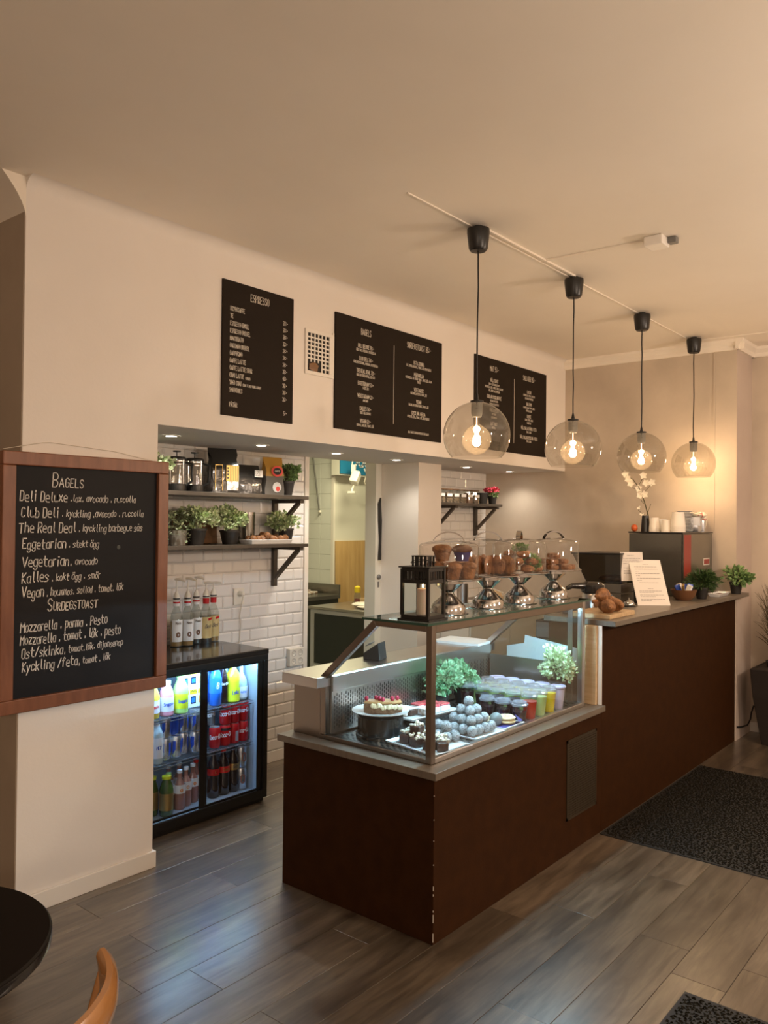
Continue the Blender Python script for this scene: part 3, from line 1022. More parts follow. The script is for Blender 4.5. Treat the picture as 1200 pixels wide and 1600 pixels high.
# cookies
serving_plate('white plate with cookies and indigo napkin', 3.235, 1.958, DZ, 0.17, 0.17, math.radians(-2))
tag(obj('napkin', G().add([(-.075, -.075, 0), (.075, -.070, .002), (.080, .070, .001), (-.07, .078, .003), (0, 0, 0.004)], [(0, 1, 4), (1, 2, 4), (2, 3, 4), (3, 0, 4)]).add([(.02, -.09, .018), (.075, -.082, .012), (.07, -.04, .035)], [(0, 1, 2)]), 'purple', loc=(3.235, 1.958, DZ + 0.0085)), 'indigo paper napkin under the cookies', 'napkin')
for i, (x, y, z) in enumerate(((3.250, 1.930, 0.014), (3.252, 1.932, 0.030), (3.205, 2.010, 0.016))):
    t = thing('chocolate_chip_cookie', ('chocolate chip cookie, lower one of the front stack of two', 'chocolate chip cookie on top of the front stack', 'pale cookie behind the chocolate ball')[i], 'cookie', (x, y, DZ + z), i)
    obj('dough', G().lathe([(0, 0), (0.040, 0.001), (0.044, 0.007), (0.036, 0.014), (0, 0.0155)], 20), 'cookie', t, smooth=True)
    g = G()
    for k in range(9):
        a, r = k * 2.4, 0.010 + 0.003 * k
        g.ball((r * math.cos(a), r * math.sin(a), 0.0145 - 0.0003 * k), 0.0028, 6, 4)
    obj('chocolate_chip', g, 'choc', t, smooth=True, kind='stuff')
tag(obj('chocolate_ball', G().ball((0, 0, 0), 0.031, 20, 12, 0, (1.05, 0.95, 0.95)), 'grey', smooth=True, loc=(3.185, 1.945, DZ + 0.038)), 'smooth dark chocolate ball between coconut pyramid and cookies', 'pastry')

# juice cups
K['jred'] = mat('tomato_red_juice', (0.45, 0.03, 0.01), 0.2, coat=0.3)
K['jdark'] = mat('dark_jelly', (0.035, 0.010, 0.010), 0.2, coat=0.3)
K['jgreen'] = mat('pale_green_juice', (0.50, 0.55, 0.20), 0.2, coat=0.3)
K['jyel'] = mat('yellow_juice', (0.75, 0.50, 0.01), 0.2, coat=0.3)
K['jlav'] = mat('pale_lilac_yoghurt', (0.60, 0.48, 0.62), 0.3, coat=0.3)
K['lidc'] = glass('clear_lid', (0.88, 0.88, 0.92), haze=0.30, hazecol=(0.75, 0.72, 0.80), boost=1)
K['lidl'] = mat('lilac_lid', (0.52, 0.45, 0.60), 0.3)
rows = (('dark jelly', 'jdark', 3.345, 'lidc', 0.072), ('red juice', 'jred', 3.440, 'lidc', 0.090), ('pale green juice', 'jgreen', 3.535, 'lidc', 0.098),
        ('yellow juice', 'jyel', 3.630, 'lidc', 0.102), ('lilac yoghurt', 'jlav', 3.725, 'lidl', 0.106))
ordn = ('first', 'second', 'third', 'fourth', 'fifth')
for ri, (nm, mm, x, lid, h) in enumerate(rows):
    for j in range(5 if ri > 0 else 3):
        y = 1.915 + j * 0.0885
        hh = 0.112 if ri else 0.085
        if ri == 1 and j > 0:
            nm2, mm2 = 'dark jelly', 'jdark'
        else:
            nm2, mm2 = nm, mm
        t = thing('juice_cup', 'plastic cup of %s, %s from the front glass in its row' % (nm2 if (ri, nm2) != (1, 'dark jelly') else 'dark jelly behind the red juice', ordn[j]) if not (ri == 1 and j > 0) else 'plastic cup of dark jelly behind the red juice, %s from the front glass' % ordn[j], 'cup', (x, y, DZ))
        obj('drink', G().lathe([(0, 0.001), (0.026, 0.001), (0.026 + 0.011 * h / 0.11, h * hh / 0.112 * 0.92), (0, h * hh / 0.112 * 0.92)], 18), mm2, t, smooth=True)
        obj('cup_wall', G().lathe([(0.027, 0), (0.0385, hh - 0.004), (0.0395, hh - 0.004)], 20), 'glass', t, smooth=True)
        obj('lid', G().lathe([(0.0405, hh - 0.008), (0.0415, hh), (0.036, hh + 0.003), (0.033, hh + (0.012 if lid == 'lidc' else 0.001)), (0, hh + (0.014 if lid == 'lidc' else 0.001))], 22), lid, t, smooth=True)

# plants in the case
pot_plant('artificial_plant', 'mint green leafy plant in the case just right of the corner post', 3.300, 2.335, DZ, 0.040, 0.075, 0.105, 0.150, 'leafC', 22, n=1000, size=0.026, ymax=0.062)
pot_plant('artificial_plant', 'mint green leafy plant in the case beside the juice cups', 3.500, 2.345, DZ, 0.040, 0.075, 0.100, 0.150, 'leafC', 23, n=1000, size=0.026, ymax=0.056)
pot_plant('artificial_plant', 'white flecked leafy plant at the far right end of the case', 3.79, 1.952, DZ, 0.042, 0.125, 0.092, 0.175, 'leafL', 24, n=900, size=0.022)

# behind the right end of the case
t = thing('cash_cabinet', 'black drawer cabinet under the worktop seen through the glass case', 'cabinet', (4.10, 1.98, 0.8205))
obj('body', G().box(0.06, 0, 0, 0.45, 0.30, 0.22), 'blackm', t, bevel=0.003)
obj('drawer', G().box(0.048, 0.01, 0.125, 0.0595, 0.29, 0.21), 'grey', t, bevel=0.002)
obj('drawer', G().box(0.048, 0.01, 0.02, 0.0595, 0.29, 0.115), 'grey', t, bevel=0.002)
g = G().prism([(1.90, 0.826), (2.36, 0.826), (2.36, 0.905), (2.25, 0.93), (2.245, 0.975), (1.90, 0.93)], 'x', 3.975, 3.978)
tag(obj('paper_sheet', g, 'paperw'), 'large white paper sheet standing behind the right end of the case', 'paper')
tag(obj('paper_stack', G().box(-0.10, -0.14, 0, 0.10, 0.14, 0.012), 'paperw', loc=(3.80, 2.535, 0.9252), rot=(0, 0, 0.12)), 'stack of white paper on the far end of the steel work shelf', 'paper')
t = thing('card_terminal', 'dark card terminal standing on the steel work shelf', 'card terminal', (3.04, 2.54, 0.9252), 0.3)
obj('body', G().prism([(-0.04, 0), (0.05, 0), (0.05, 0.03), (-0.03, 0.085)], 'x', -0.045, 0.045), 'blackm', t, bevel=0.004)
obj('screen', G().box(-0.03, -0.028, 0.075, 0.03, 0.0, 0.078), 'grey', t, rot=(-0.6, 0, 0))


# ------------------------------------------------------------------ domed cake stands
def stand(name, label, x, y, angle):
    t = thing(name, label, 'cake stand', (x, y, 1.2068))
    obj('foot', G().lathe([(0, 0), (0.086, 0), (0.087, 0.003), (0.074, 0.005), (0.073, 0.032), (0.062, 0.046), (0.040, 0.066), (0.025, 0.082), (0.023, 0.090),
                           (0.030, 0.098), (0.057, 0.122), (0.063, 0.128), (0.063, 0.144), (0, 0.144)], 40), 'chrome', t, smooth=True)
    obj('dish', G().lathe([(0, 0.1445), (0.136, 0.1445), (0.143, 0.148), (0.143, 0.152), (0.136, 0.1495), (0, 0.1495)], 48), 'chrome', t, smooth=True)
    d = obj('dome', G().lathe([(0.129, 0.1505), (0.129, 0.282), (0.124, 0.294), (0.112, 0.300), (0.05, 0.313), (0, 0.316)], 48), 'dome', t, smooth=True)
    ca, sa = math.cos(angle), math.sin(angle)
    pts = []
    for i in range(13):
        u = -1 + i / 6
        pts.append((0.066 * u * ca, 0.066 * u * sa, 0.3085 + 0.036 * (1 - u * u) ** 0.7))
    g = G()
    vs, fs = [], []
    for i, p in enumerate(pts):
        for s_, zz in ((-1, 0), (1, 0), (1, 0.0060), (-1, 0.0060)):
            vs.append((p[0] - sa * 0.011 * s_, p[1] + ca * 0.011 * s_, p[2] + zz))
    for i in range(12):
        for k in range(4):
            k2 = (k + 1) % 4
            fs.append((i * 4 + k, i * 4 + k2, i * 4 + 4 + k2, i * 4 + 4 + k))
    g.add(vs, fs)
    obj('handle', g, 'chrome', d, smooth=True)
    return t


SX = ((2.862, 1.990), (3.178, 1.990), (3.470, 1.995), (3.835, 2.000))
va = math.radians(39.4 - 90)
stand('domed_cake_stand', 'first chrome domed cake stand beside the lantern, holding muffins', *SX[0], va)
stand('domed_cake_stand', 'second chrome domed cake stand from the lantern, holding large brown cookies', *SX[1], va + 0.15)
stand('domed_cake_stand', 'third chrome domed cake stand from the lantern with green sprigs inside', *SX[2], va + 1.3)
stand('domed_cake_stand', 'fourth chrome domed cake stand nearest the croissants, holding small biscuits', *SX[3], va + 0.5)
ZP = 1.2068 + 0.150


def muffin(x, y, z, dark, label, group=None):
    t = thing('muffin', label, 'muffin', (x, y, z), random.random() * 6, group)
    obj('paper_case', G().lathe([(0, 0)] + [(0.027, 0), (0.039, 0.044), (0.036, 0.044), (0, 0.040)], 22), 'bake' if not dark else 'purple', t, smooth=True)
    lump(0.044, 1, 1, 0.50, int(x * 1e4) + int(z * 100), 'baked' if dark else 'bake', 'crown', t, c=(0, 0, 0.050), jit=0.05, n=16)
    return t


cx, cy = SX[0]
ml = ('front left', 'front right', 'rear left', 'rear right')
fv = Vector((0.77, 0.63))
rv = Vector((0.63, -0.77))
ml = ('leftmost', 'front middle', 'right', 'rear left', 'rear right')
for i, (a, b) in enumerate(((-0.070, -0.030), (0.012, -0.058), (0.082, -0.008), (-0.030, 0.058), (0.050, 0.072))):
    p = Vector((cx, cy)) + rv * a + fv * b
    muffin(p.x, p.y, ZP, False, 'brown muffin in the bottom layer of the first dome, %s' % ml[i])
for i, (a, d) in enumerate(((-0.028, False), (0.058, True))):
    p = Vector((cx, cy)) + rv * a + fv * 0.0
    muffin(p.x, p.y, ZP + 0.0735, d, ('brown muffin on top at the left of the first dome', 'dark chocolate muffin on top at the right of the first dome')[i])
cx, cy = SX[1]
for i in range(9):
    u = -0.084 + i * 0.021
    p = Vector((cx, cy)) + rv * u + fv * (0.0 if i % 2 else -0.02)
    o = obj('large_cookie', G().ball((0, 0, 0), 0.045, 16, 8, 0, (1, 1, 0.21), None, 0.07, random.Random(i)), 'bake', smooth=True)
    tag(o, 'large brown cookie standing on edge under the second dome', 'cookie', 'cookies standing under the second dome')
    o.location = (p.x, p.y, ZP + 0.0465)
    o.rotation_euler = (PI / 2 - 0.22 + 0.06 * i, 0.0, math.radians(39.4 - 90) + (0.9 if i < 5 else -0.8) + 0.1 * (i % 3))
for i in range(3):
    p = Vector((cx, cy)) + rv * (0.075 - 0.01 * i) + fv * 0.06
    o = obj('large_cookie', G().lathe([(0, -0.006), (0.036, -0.005), (0.040, 0), (0.034, 0.006), (0, 0.008)], 18), 'bake', smooth=True)
    tag(o, 'brown cookie lying in the rear stack under the second dome', 'cookie', 'cookies stacked at the back of the second dome')
    o.location = (p.x, p.y, ZP + 0.008 + 0.014 * i)
cx, cy = SX[2]
k = 0
for l, (n, r) in enumerate(((6, 0.080), (5, 0.070), (3, 0.045))):
    for i in range(n):
        a = i * 2 * PI / n + l
        if l == 1 and i == 1:
            continue
        o = lump(0.034, 1, 1, 0.55, 100 + k, 'bake', 'oat_biscuit', n=14)
        k += 1
        o.location = (cx + r * math.cos(a), cy + r * math.sin(a), ZP + 0.020 + l * 0.034)
        tag(o, 'knobbly oat biscuit heaped under the third dome', 'biscuit', 'oat biscuits under the third dome')
o = obj('green_sprig', foliage(240, 0.040, 0.040, 0.016, 77, 0), 'leafM', kind='thing')
o.location = (cx + rv.x * 0.055 - fv.x * 0.040, cy + rv.y * 0.055 - fv.y * 0.040, ZP + 0.048)
tag(o, 'green leafy sprig at the right front of the third dome', 'sprig')
o = obj('green_sprig', foliage(160, 0.040, 0.014, 0.016, 78, 0), 'leafM', kind='thing')
o.location = (cx, cy, ZP + 0.118)
tag(o, 'flat green sprig on top of the oat biscuits', 'sprig')
cx, cy = SX[3]
for l, (n, r) in enumerate(((7, 0.085), (4, 0.048), (2, 0.022))):
    for i in range(n):
        a = i * 2 * PI / n + 0.4 * l
        o = obj('small_biscuit', G().lathe([(0, 0), (0.026, 0.001), (0.030, 0.012), (0.027, 0.024), (0, 0.028)], 14), 'bake', smooth=True)
        o.location = (cx + r * math.cos(a), cy + r * math.sin(a), ZP + 0.0005 + l * 0.0285)
        tag(o, 'small round brown biscuit piled under the fourth dome', 'biscuit', 'small biscuits under the fourth dome')

# lantern with a candle
t = thing('candle_lantern', 'black metal lantern with a lit white candle on the corner of the glass top', 'lantern', (2.602, 1.932, 1.2068), math.radians(5))
s_ = 0.060
g = G().box(-s_ - 0.014, -s_ - 0.014, 0, s_ + 0.014, s_ + 0.014, 0.008).box(-s_ - 0.004, -s_ - 0.004, 0.008, s_ + 0.004, s_ + 0.004, 0.022)
obj('base', g, 'black', t, bevel=0.001)
g = G()
for sx in (-1, 1):
    for sy in (-1, 1):
        g.box(sx * s_ - 0.006, sy * s_ - 0.006, 0.022, sx * s_ + 0.006, sy * s_ + 0.006, 0.205)
for a in (-1, 1):
    for z0, z1 in ((0.148, 0.162), (0.195, 0.208)):
        g.box(-s_, a * s_ - 0.004, z0, s_, a * s_ + 0.004, z1).box(a * s_ - 0.004, -s_, z0, a * s_ + 0.004, s_, z1)
    for i in range(9):
        u = -s_ + 2 * s_ * (i + 0.5) / 9
        g.box(u - 0.0028, a * s_ - 0.002, 0.162, u + 0.0028, a * s_ + 0.002, 0.195).box(a * s_ - 0.002, u - 0.0028, 0.162, a * s_ + 0.002, u + 0.0028, 0.195)
obj('cage', g, 'black', t)
g = G().box(-s_ - 0.012, -s_ - 0.012, 0.2085, s_ + 0.012, s_ + 0.012, 0.214)
obj('roof', g, 'black', t, bevel=0.001)
c_ = 0.030
g = G().box(-c_ - 0.004, -c_ - 0.004, 0.252, c_ + 0.004, c_ + 0.004, 0.256)
for i in range(4):
    for sx in (-1, 1):
        u = -c_ + 2 * c_ * i / 3
        g.box(u - 0.004, sx * c_ - 0.002, 0.2142, u + 0.004, sx * c_ + 0.002, 0.252).box(sx * c_ - 0.002, u - 0.004, 0.2142, sx * c_ + 0.002, u + 0.004, 0.252)
obj('chimney', g, 'black', t)
pts = [(0.050 * math.cos(a), 0.050 * math.sin(a) * 1.0, 0.232 + 0.006 * math.sin(2 * a)) for a in [i * PI / 12 for i in range(25)]]
obj('carry_ring', G().tube(pts, 0.0016, 6), 'black', t, smooth=True)
g = G()
for a in (-1, 1):
    g.box(-s_ + 0.006, a * s_ - 0.001, 0.022, s_ - 0.006, a * s_ + 0.001, 0.148).box(a * s_ - 0.001, -s_ + 0.006, 0.022, a * s_ + 0.001, s_ - 0.006, 0.148)
obj('lantern_glass', g, 'glass', t)
t = thing('pillar_candle', 'white pillar candle burning inside the black lantern', 'candle', (2.602, 1.932, 1.2068 + 0.0222))
obj('wax', G().lathe([(0, 0), (0.026, 0), (0.026, 0.098), (0.022, 0.102), (0, 0.099)], 24), 'wax', t, smooth=True)
obj('flame', G().lathe([(0, 0.104), (0.004, 0.110), (0.003, 0.118), (0, 0.127)], 10), 'flame', t, smooth=True)

# ------------------------------------------------------------------ things on the tall counter
ZS = 1.0932
t = thing('bread_board', 'light wooden board carrying croissants at the counter end', 'cutting board', (4.04, 1.778, ZS))
obj('board', G().box(0, 0, 0, 0.33, 0.235, 0.024), 'wood', t, bevel=0.003)


def croissant(x, y, z, rz, label, tilt=0):
    o = G()
    pts, rs = [], []
    n = 43
    for i in range(n):
        u = -1 + 2 * i / (n - 1)
        saw = (abs(u) * 3.6) % 1.0
        pts.append((0.082 * u, -0.034 * (1 - u * u), 0))
        rs.append((0.007 + 0.029 * (1 - abs(u) ** 1.4)) * (1.14 - 0.36 * saw))
    o.tube(pts, rs, 14)
    ob = obj('croissant', o, 'bake', smooth=True)
    ob.location = (x, y, z + 0.036)
    ob.rotation_euler = (tilt, 0, rz)
    return tag(ob, label, 'croissant')


croissant(4.095, 1.848, ZS + 0.024, math.radians(55), 'golden croissant at the left front of the wooden board')
croissant(4.200, 1.848, ZS + 0.024, math.radians(75), 'golden croissant in the front centre of the wooden board')
croissant(4.150, 1.905, ZS + 0.078, math.radians(20), 'golden croissant lying on top of the others')
croissant(4.325, 1.925, ZS + 0.024, math.radians(100), 'golden croissant apart at the right of the board')

t = thing('pump_flask', 'black topped steel pump flask behind the croissants', 'flask', (4.44, 2.06, ZS))
obj('body', G().lathe([(0, 0), (0.062, 0), (0.062, 0.085), (0.055, 0.10), (0, 0.10)], 28), 'steel', t, smooth=True)
g = G().lathe([(0.066, 0.1005), (0.070, 0.115), (0.068, 0.145), (0.050, 0.162), (0, 0.165)], 28)
g.tube([(-0.05, 0.03, 0.140), (-0.11, 0.08, 0.140), (-0.135, 0.10, 0.125)], [0.022, 0.016, 0.012], 10)
obj('pump_head', g, 'blackg', t, smooth=True)
obj('carry_handle', G().tube([(-0.02, -0.066, 0.12), (0.03, -0.12, 0.07), (0.07, -0.095, 0.03)], 0.009, 8), 'black', t, smooth=True)
t = thing('card_reader', 'small dark card reader with a receipt by the cake stands', 'card reader', (4.20, 2.065, ZS), 0.5)
obj('body', G().prism([(-0.05, 0), (0.06, 0), (0.06, 0.05), (-0.05, 0.02)], 'x', -0.06, 0.06), 'blackm', t, bevel=0.004)
obj('receipt', G().box(-0.03, 0.02, 0.052, 0.03, 0.06, 0.054), 'paper', t, rot=(0.2, 0, 0))

t = thing('bread_display', 'steel counter box with smoked slanted lid holding bread', 'display box', (4.93, 2.10, ZS))
obj('lower_case', G().box(0, 0, 0, 0.36, 0.24, 0.058), 'machine', t, bevel=0.003)
obj('upper_case', G().box(0, 0, 0.060, 0.36, 0.24, 0.118), 'machine', t, bevel=0.003)
g = G().prism([(0.005, 0.1185), (0.235, 0.1185), (0.335, 0.300), (0.005, 0.305)], 'x', 0.005, 0.35)
obj('smoked_lid', g, 'smokel', t)
obj('lid_rim', G().prism([(0.0, 0.306), (0.345, 0.301), (0.345, 0.310), (0.0, 0.316)], 'x', -0.004, 0.356), 'black', t, bevel=0.002)
tag(lump(0.05, 1.2, 2.0, 0.5, 9, 'bake', 'bread_loaf'), 'brown bread loaf inside the smoked counter box', 'bread').location = (5.03, 2.20, ZS + 0.144)

t = thing('call_bell', 'chrome call bell on the counter beside the tilted notice', 'bell', (4.76, 1.975, ZS))
obj('base', G().lathe([(0, 0), (0.042, 0), (0.042, 0.006), (0.030, 0.010), (0, 0.010)], 24), 'black', t, smooth=True)
obj('bell_dome', G().lathe([(0.034, 0.0102), (0.033, 0.022), (0.024, 0.035), (0.008, 0.041), (0, 0.042)], 24), 'chrome', t, smooth=True)
obj('button', G().lathe([(0.004, 0.042), (0.004, 0.050), (0.006, 0.052), (0, 0.055)], 12), 'chrome', t, smooth=True)


def notice(name, label, x, y, z, w, h, lean, rz, lines, side='l'):
    t = thing(name, label, 'sign', (x, y, z), rz)
    p = obj('panel', G().box(-w / 2, 0, 0, w / 2, 0.004, h), 'paper', t, bevel=0.0006, rot=(-lean, 0, 0))
    g = G()
    for (v, a, b) in lines:
        rnd = random.Random(int(v * 1000))
        u = a * w
        while u < b * w:
            L = min(rnd.uniform(0.006, 0.022), b * w - u)
            g.ribbon([[(u, v * h), (u + L, v * h)]], 0.0022, lambda p_, q_: (p_, -0.0008, q_))
            u += L + 0.004
    obj('printed_text', g, 'ink', p, kind='stuff')
    return t


notice('counter_notice', 'white printed notice leaning tilted at the front of the counter', 4.937, 1.885, ZS, 0.205, 0.325, math.radians(33), math.radians(-48),
       [(0.90, -.08, .1), (0.84, -.36, .34), (0.79, -.36, .36), (0.74, -.36, -.26), (0.69, -.36, .38), (0.64, -.36, -.24), (0.59, -.36, .38), (0.54, -.36, -.22),
        (0.49, -.30, .28), (0.36, -.08, .08), (0.31, -.36, .34), (0.28, -.36, .08), (0.22, -.36, .37), (0.19, -.36, .1), (0.13, -.36, .37), (0.10, -.36, -.05)])
notice('price_notice', 'white printed notice behind, leaning on the smoked counter box', 4.99, 2.045, ZS + 0.14, 0.145, 0.185, math.radians(10), math.radians(-48),
       [(0.88, -.2, .1), (0.78, -.38, .38), (0.72, -.38, .30), (0.66, -.38, .36), (0.60, -.38, -.2), (0.45, -.38, .1), (0.35, -.38, .05), (0.30, -.38, .38), (0.25, -.38, .3)])
t = tag(obj('snack_packet', G().box(-0.025, -0.012, 0, 0.025, 0.012, 0.10), 'blackg', loc=(5.02, 2.035, ZS), rot=(0, 0, 0.3), bevel=0.003), 'small black packet standing behind the tilted notice', 'packet')

# bowl of wrapped portions
t = thing('snack_bowl', 'brown bowl beside the tilted notice, filled with wrapped portions', 'bowl', (5.43, 1.875, ZS))
obj('bowl', G().lathe([(0, 0), (0.045, 0), (0.070, 0.025), (0.085, 0.070), (0.081, 0.070), (0.066, 0.028), (0, 0.010)], 32), 'terra', t, smooth=True)
for i, (a, m_, lb) in enumerate(((0, 'blue', 'blue'), (1.2, 'cup', 'cream coloured'), (2.4, 'blue', 'blue'), (3.4, 'gold', 'gold'), (4.4, 'paperw', 'white'), (5.4, 'blue', 'blue'))):
    o = obj('wrapped_portion', G().box(-0.018, -0.008, -0.030, 0.018, 0.008, 0.030), m_, bevel=0.003)
    o.location = (5.43 + 0.038 * math.cos(a), 1.875 + 0.038 * math.sin(a), ZS + 0.072 + 0.006 * (i % 2))
    o.rotation_euler = (0.3 * math.sin(i), 0.3, a)
    tag(o, '%s wrapped portion standing in the brown bowl, %s' % (lb, ('right side', 'rear right', 'rear left', 'left side', 'front left', 'front right')[i]), 'sachet', 'wrapped portions in the brown bowl')

# potted plants and dish
pot_plant('potted_fern', 'feathery green plant in a black pot on the counter by the bowl', 5.605, 1.815, ZS, 0.044, 0.080, 0.090, 0.110, 'leafD', 31, n=1300, size=0.040, spiky=True)
pot_plant('potted_plant', 'round leaved green plant in a black pot at the far counter end', 6.205, 1.764, ZS, 0.044, 0.085, 0.100, 0.120, 'leafM', 32, n=520, size=0.030)
t = thing('shallow_dish', 'white rectangular dish with dark contents between the two counter plants', 'dish', (5.93, 1.80, ZS), 0.04)
obj('dish', rounded_plate(0.26, 0.085, 0.022), 'plate', t, bevel=0.001)
obj('contents', G().box(-0.11, -0.030, 0.006, 0.11, 0.030, 0.014), 'choc', t, bevel=0.003)

# espresso machine
t = thing('espresso_machine', 'large steel espresso machine with mirrored sides carrying stacked cups', 'espresso machine', (5.625, 1.955, ZS))
obj('body', G().box(0.01, 0.01, 0, 0.635, 0.375, 0.435), 'machine', t, bevel=0.004)
obj('side_panel', G().box(0.0, 0.005, 0.02, 0.0095, 0.38, 0.435), 'machine', t, bevel=0.002)
obj('back_panel', G().box(0.0, -0.002, 0.02, 0.640, 0.0045, 0.435), 'machine', t, bevel=0.002)
obj('red_panel', G().box(0.03, -0.0035, 0.13, 0.17, -0.0022, 0.43), 'redw', t, label='dark red stripe on the machine back')
obj('corner_post', G().box(-0.004, -0.006, 0.0, 0.008, 0.004, 0.437), 'black', t)
obj('cup_tray', G().box(-0.004, -0.006, 0.4375, 0.645, 0.385, 0.4480), 'blackg', t, bevel=0.002)
obj('name_plate', G().box(0.44, -0.0045, 0.205, 0.57, -0.0022, 0.255), 'plastic', t)
obj('name_plate_face', G().box(0.448, -0.0060, 0.212, 0.562, -0.0046, 0.248), 'redw', t)
ZM = ZS + 0.4482


def cup_stack(name, label, x, y, r, h, n, m='cup', rim=0.0065, upside=True, cat='paper cups'):
    t = thing(name, label, cat, (x, y, ZM))
    for i in range(n):
        z = i * rim
        if upside:
            obj('cup', G().lathe([(r, z), (r * 1.03, z + 0.002), (r, z + 0.004), (r * 0.80, z + h), (r * 0.78, z + h), (0, z + h - 0.003)], 24), m, t, smooth=True)
    return t


cup_stack('paper_cup_stack', 'stack of white paper cups beside the orchid vase', 5.690, 2.175, 0.038, 0.075, 5)
cup_stack('paper_cup_stack', 'low white paper cups in the middle of the machine top', 5.675, 2.085, 0.036, 0.078, 2)
cup_stack('paper_cup_stack', 'tall stack of large white paper cups on the machine front corner', 5.685, 2.005, 0.050, 0.105, 6, rim=0.007)
t = thing('saucer_stack', 'tall stack of white saucers with dark rims on the espresso machine', 'saucers', (5.925, 2.045, ZM))
for i in range(15):
    obj('saucer', G().lathe([(0, 0), (0.034, 0), (0.060, 0.0070), (0.0595, 0.0088), (0.030, 0.003), (0, 0.003)], 24), 'plate', t, smooth=True).location = (0, 0, i * 0.0102)


def mug(label, x, y, z, r, h, m, handle=True, inv=False):
    t = thing('coffee_mug', label, 'mug', (x, y, z))
    obj('body', G().lathe([(0, 0), (r * 0.85, 0), (r, h * 0.3), (r, h), (r * 0.94, h), (r * 0.93, h * 0.3), (0, 0.006)], 24), m, t, smooth=True)
    if handle:
        pts = [(-r * 0.95 - 0.022 * math.sin(a), 0.0, h * 0.5 + h * 0.30 * math.cos(a)) for a in [i * PI / 8 for i in range(9)]]
        obj('handle', G().tube(pts, 0.004, 6), m, t, smooth=True)
    return t


mug('white mug behind the low paper cups', 5.765, 2.155, ZM, 0.040, 0.090, 'plate')
K['floral'] = mat('floral_china', (0.78, 0.72, 0.58), 0.3, col2=(0.45, 0.10, 0.08), scale=22, p0=0.52, p1=0.6)
mug('wide glass cup in front of the floral bowl', 5.985, 1.995, ZM, 0.046, 0.045, 'alu', handle=False)
mug('pale grey mug stacked on the wide glass cup', 5.985, 1.995, ZM + 0.0452, 0.042, 0.062, 'plate')
o = obj('floral_bowl', G().lathe([(0, 0), (0.02, 0), (0.048, 0.022), (0.050, 0.030), (0, 0.032)], 24), 'floral', smooth=True, loc=(5.985, 1.995, ZM + 0.1075), rot=(0.25, 0, 0))
tag(o, 'cream bowl with orange flowers on top of the grey mug', 'bowl')
mug('small glass left of the floral vase', 6.095, 2.000, ZM, 0.024, 0.085, 'alu', handle=False)
mug('small glass touching the floral vase', 6.150, 1.990, ZM, 0.024, 0.085, 'alu', handle=False)
o = obj('floral_bowl', G().lathe([(0, 0), (0.025, 0), (0.055, 0.03), (0.055, 0.036), (0, 0.038)], 24), 'floral', smooth=True, loc=(6.12, 2.01, ZM + 0.0865))
tag(o, 'cream floral bowl resting across two small glasses', 'bowl')
o = obj('floral_vase', G().lathe([(0, 0), (0.028, 0), (0.034, 0.03), (0.045, 0.09), (0.042, 0.13), (0.025, 0.150), (0, 0.150)], 24), 'floral', smooth=True, loc=(6.215, 2.02, ZM))
tag(o, 'cream vase with red and pink flowers at the right end of the machine', 'vase')
tag(lump(0.024, 1, 1, 1.1, 5, 'tomato', 'tomato', jit=0.02), 'small orange tomato at the left end of the machine top', 'tomato').location = (5.66, 2.31, ZM + 0.0255)

# orchid
t = thing('orchid_vase', 'slim black vase with a tall white orchid on the espresso machine', 'orchid', (5.700, 2.245, ZM))
obj('vase', G().lathe([(0, 0), (0.032, 0), (0.024, 0.115), (0.018, 0.115), (0, 0.02)], 20), 'black', t, smooth=True)
# branch plane follows the view's left-right direction roughly
lv = Vector((-0.60, 0.74, 0))
sp = [Vector((0, 0, 0.01)) + Vector((-0.02, 0.02, 0)) * 0, Vector((0.012, -0.015, 0.12)), lv * 0.010 + Vector((0, 0, 0.22)), lv * 0.045 + Vector((0, 0, 0.31)), lv * 0.095 + Vector((0, 0, 0.375)), lv * 0.15 + Vector((0, 0, 0.405))]
obj('branch', G().tube(sp, [0.006, 0.005, 0.004, 0.0035, 0.0028, 0.002], 7), 'stem', t, smooth=True)
g = G()
for a, z0, b, z1 in ((0.06, 0.325, 0.02, 0.39), (0.03, 0.27, -0.045, 0.345), (0.012, 0.20, 0.045, 0.25), (0.0, 0.12, 0.055, 0.155), (0.0, 0.10, -0.04, 0.20), (0.05, 0.31, 0.10, 0.315)):
    m0 = lv * ((a + b) / 2) + Vector((0, 0, (z0 + z1) / 2 - 0.006))
    g.tube([lv * a + Vector((0, 0, z0)), m0, lv * b + Vector((0, 0, z1))], 0.0018, 5)
obj('twig', g, 'stem', t, kind='stuff')
for i, (a, z) in enumerate(((0.155, 0.412), (0.135, 0.375), (0.115, 0.345), (0.020, 0.405), (0.055, 0.40 - 0.09), (-0.045, 0.355), (0.000, 0.350), (0.045, 0.262), (0.010, 0.268), (0.055, 0.175), (0.03, 0.13))):
    g = G()
    rnd = random.Random(i)
    b0 = lv * a + Vector((0, 0, z))
    ang0 = rnd.uniform(0, 6)
    for kk in range(5 if i < 9 else 3):
        an = ang0 + kk * 2 * PI / 5
        d = (lv * math.cos(an) + Vector((0, 0, math.sin(an))) + Vector((-0.77, -0.63, 0)) * 0.35).normalized()
        s2 = d.cross(Vector((-0.77, -0.63, 0))).normalized()
        L = 0.032 * (1 if i < 9 else 0.6)
        g.add([b0, b0 + d * L * .5 + s2 * L * .38, b0 + d * L, b0 + d * L * .5 - s2 * L * .38, b0 + d * L * .55 + Vector((0.77, 0.63, 0)) * L * .15],
              [(0, 1, 4), (1, 2, 4), (2, 3, 4), (3, 0, 4)])
    obj('blossom', g, 'petal', t, smooth=True)

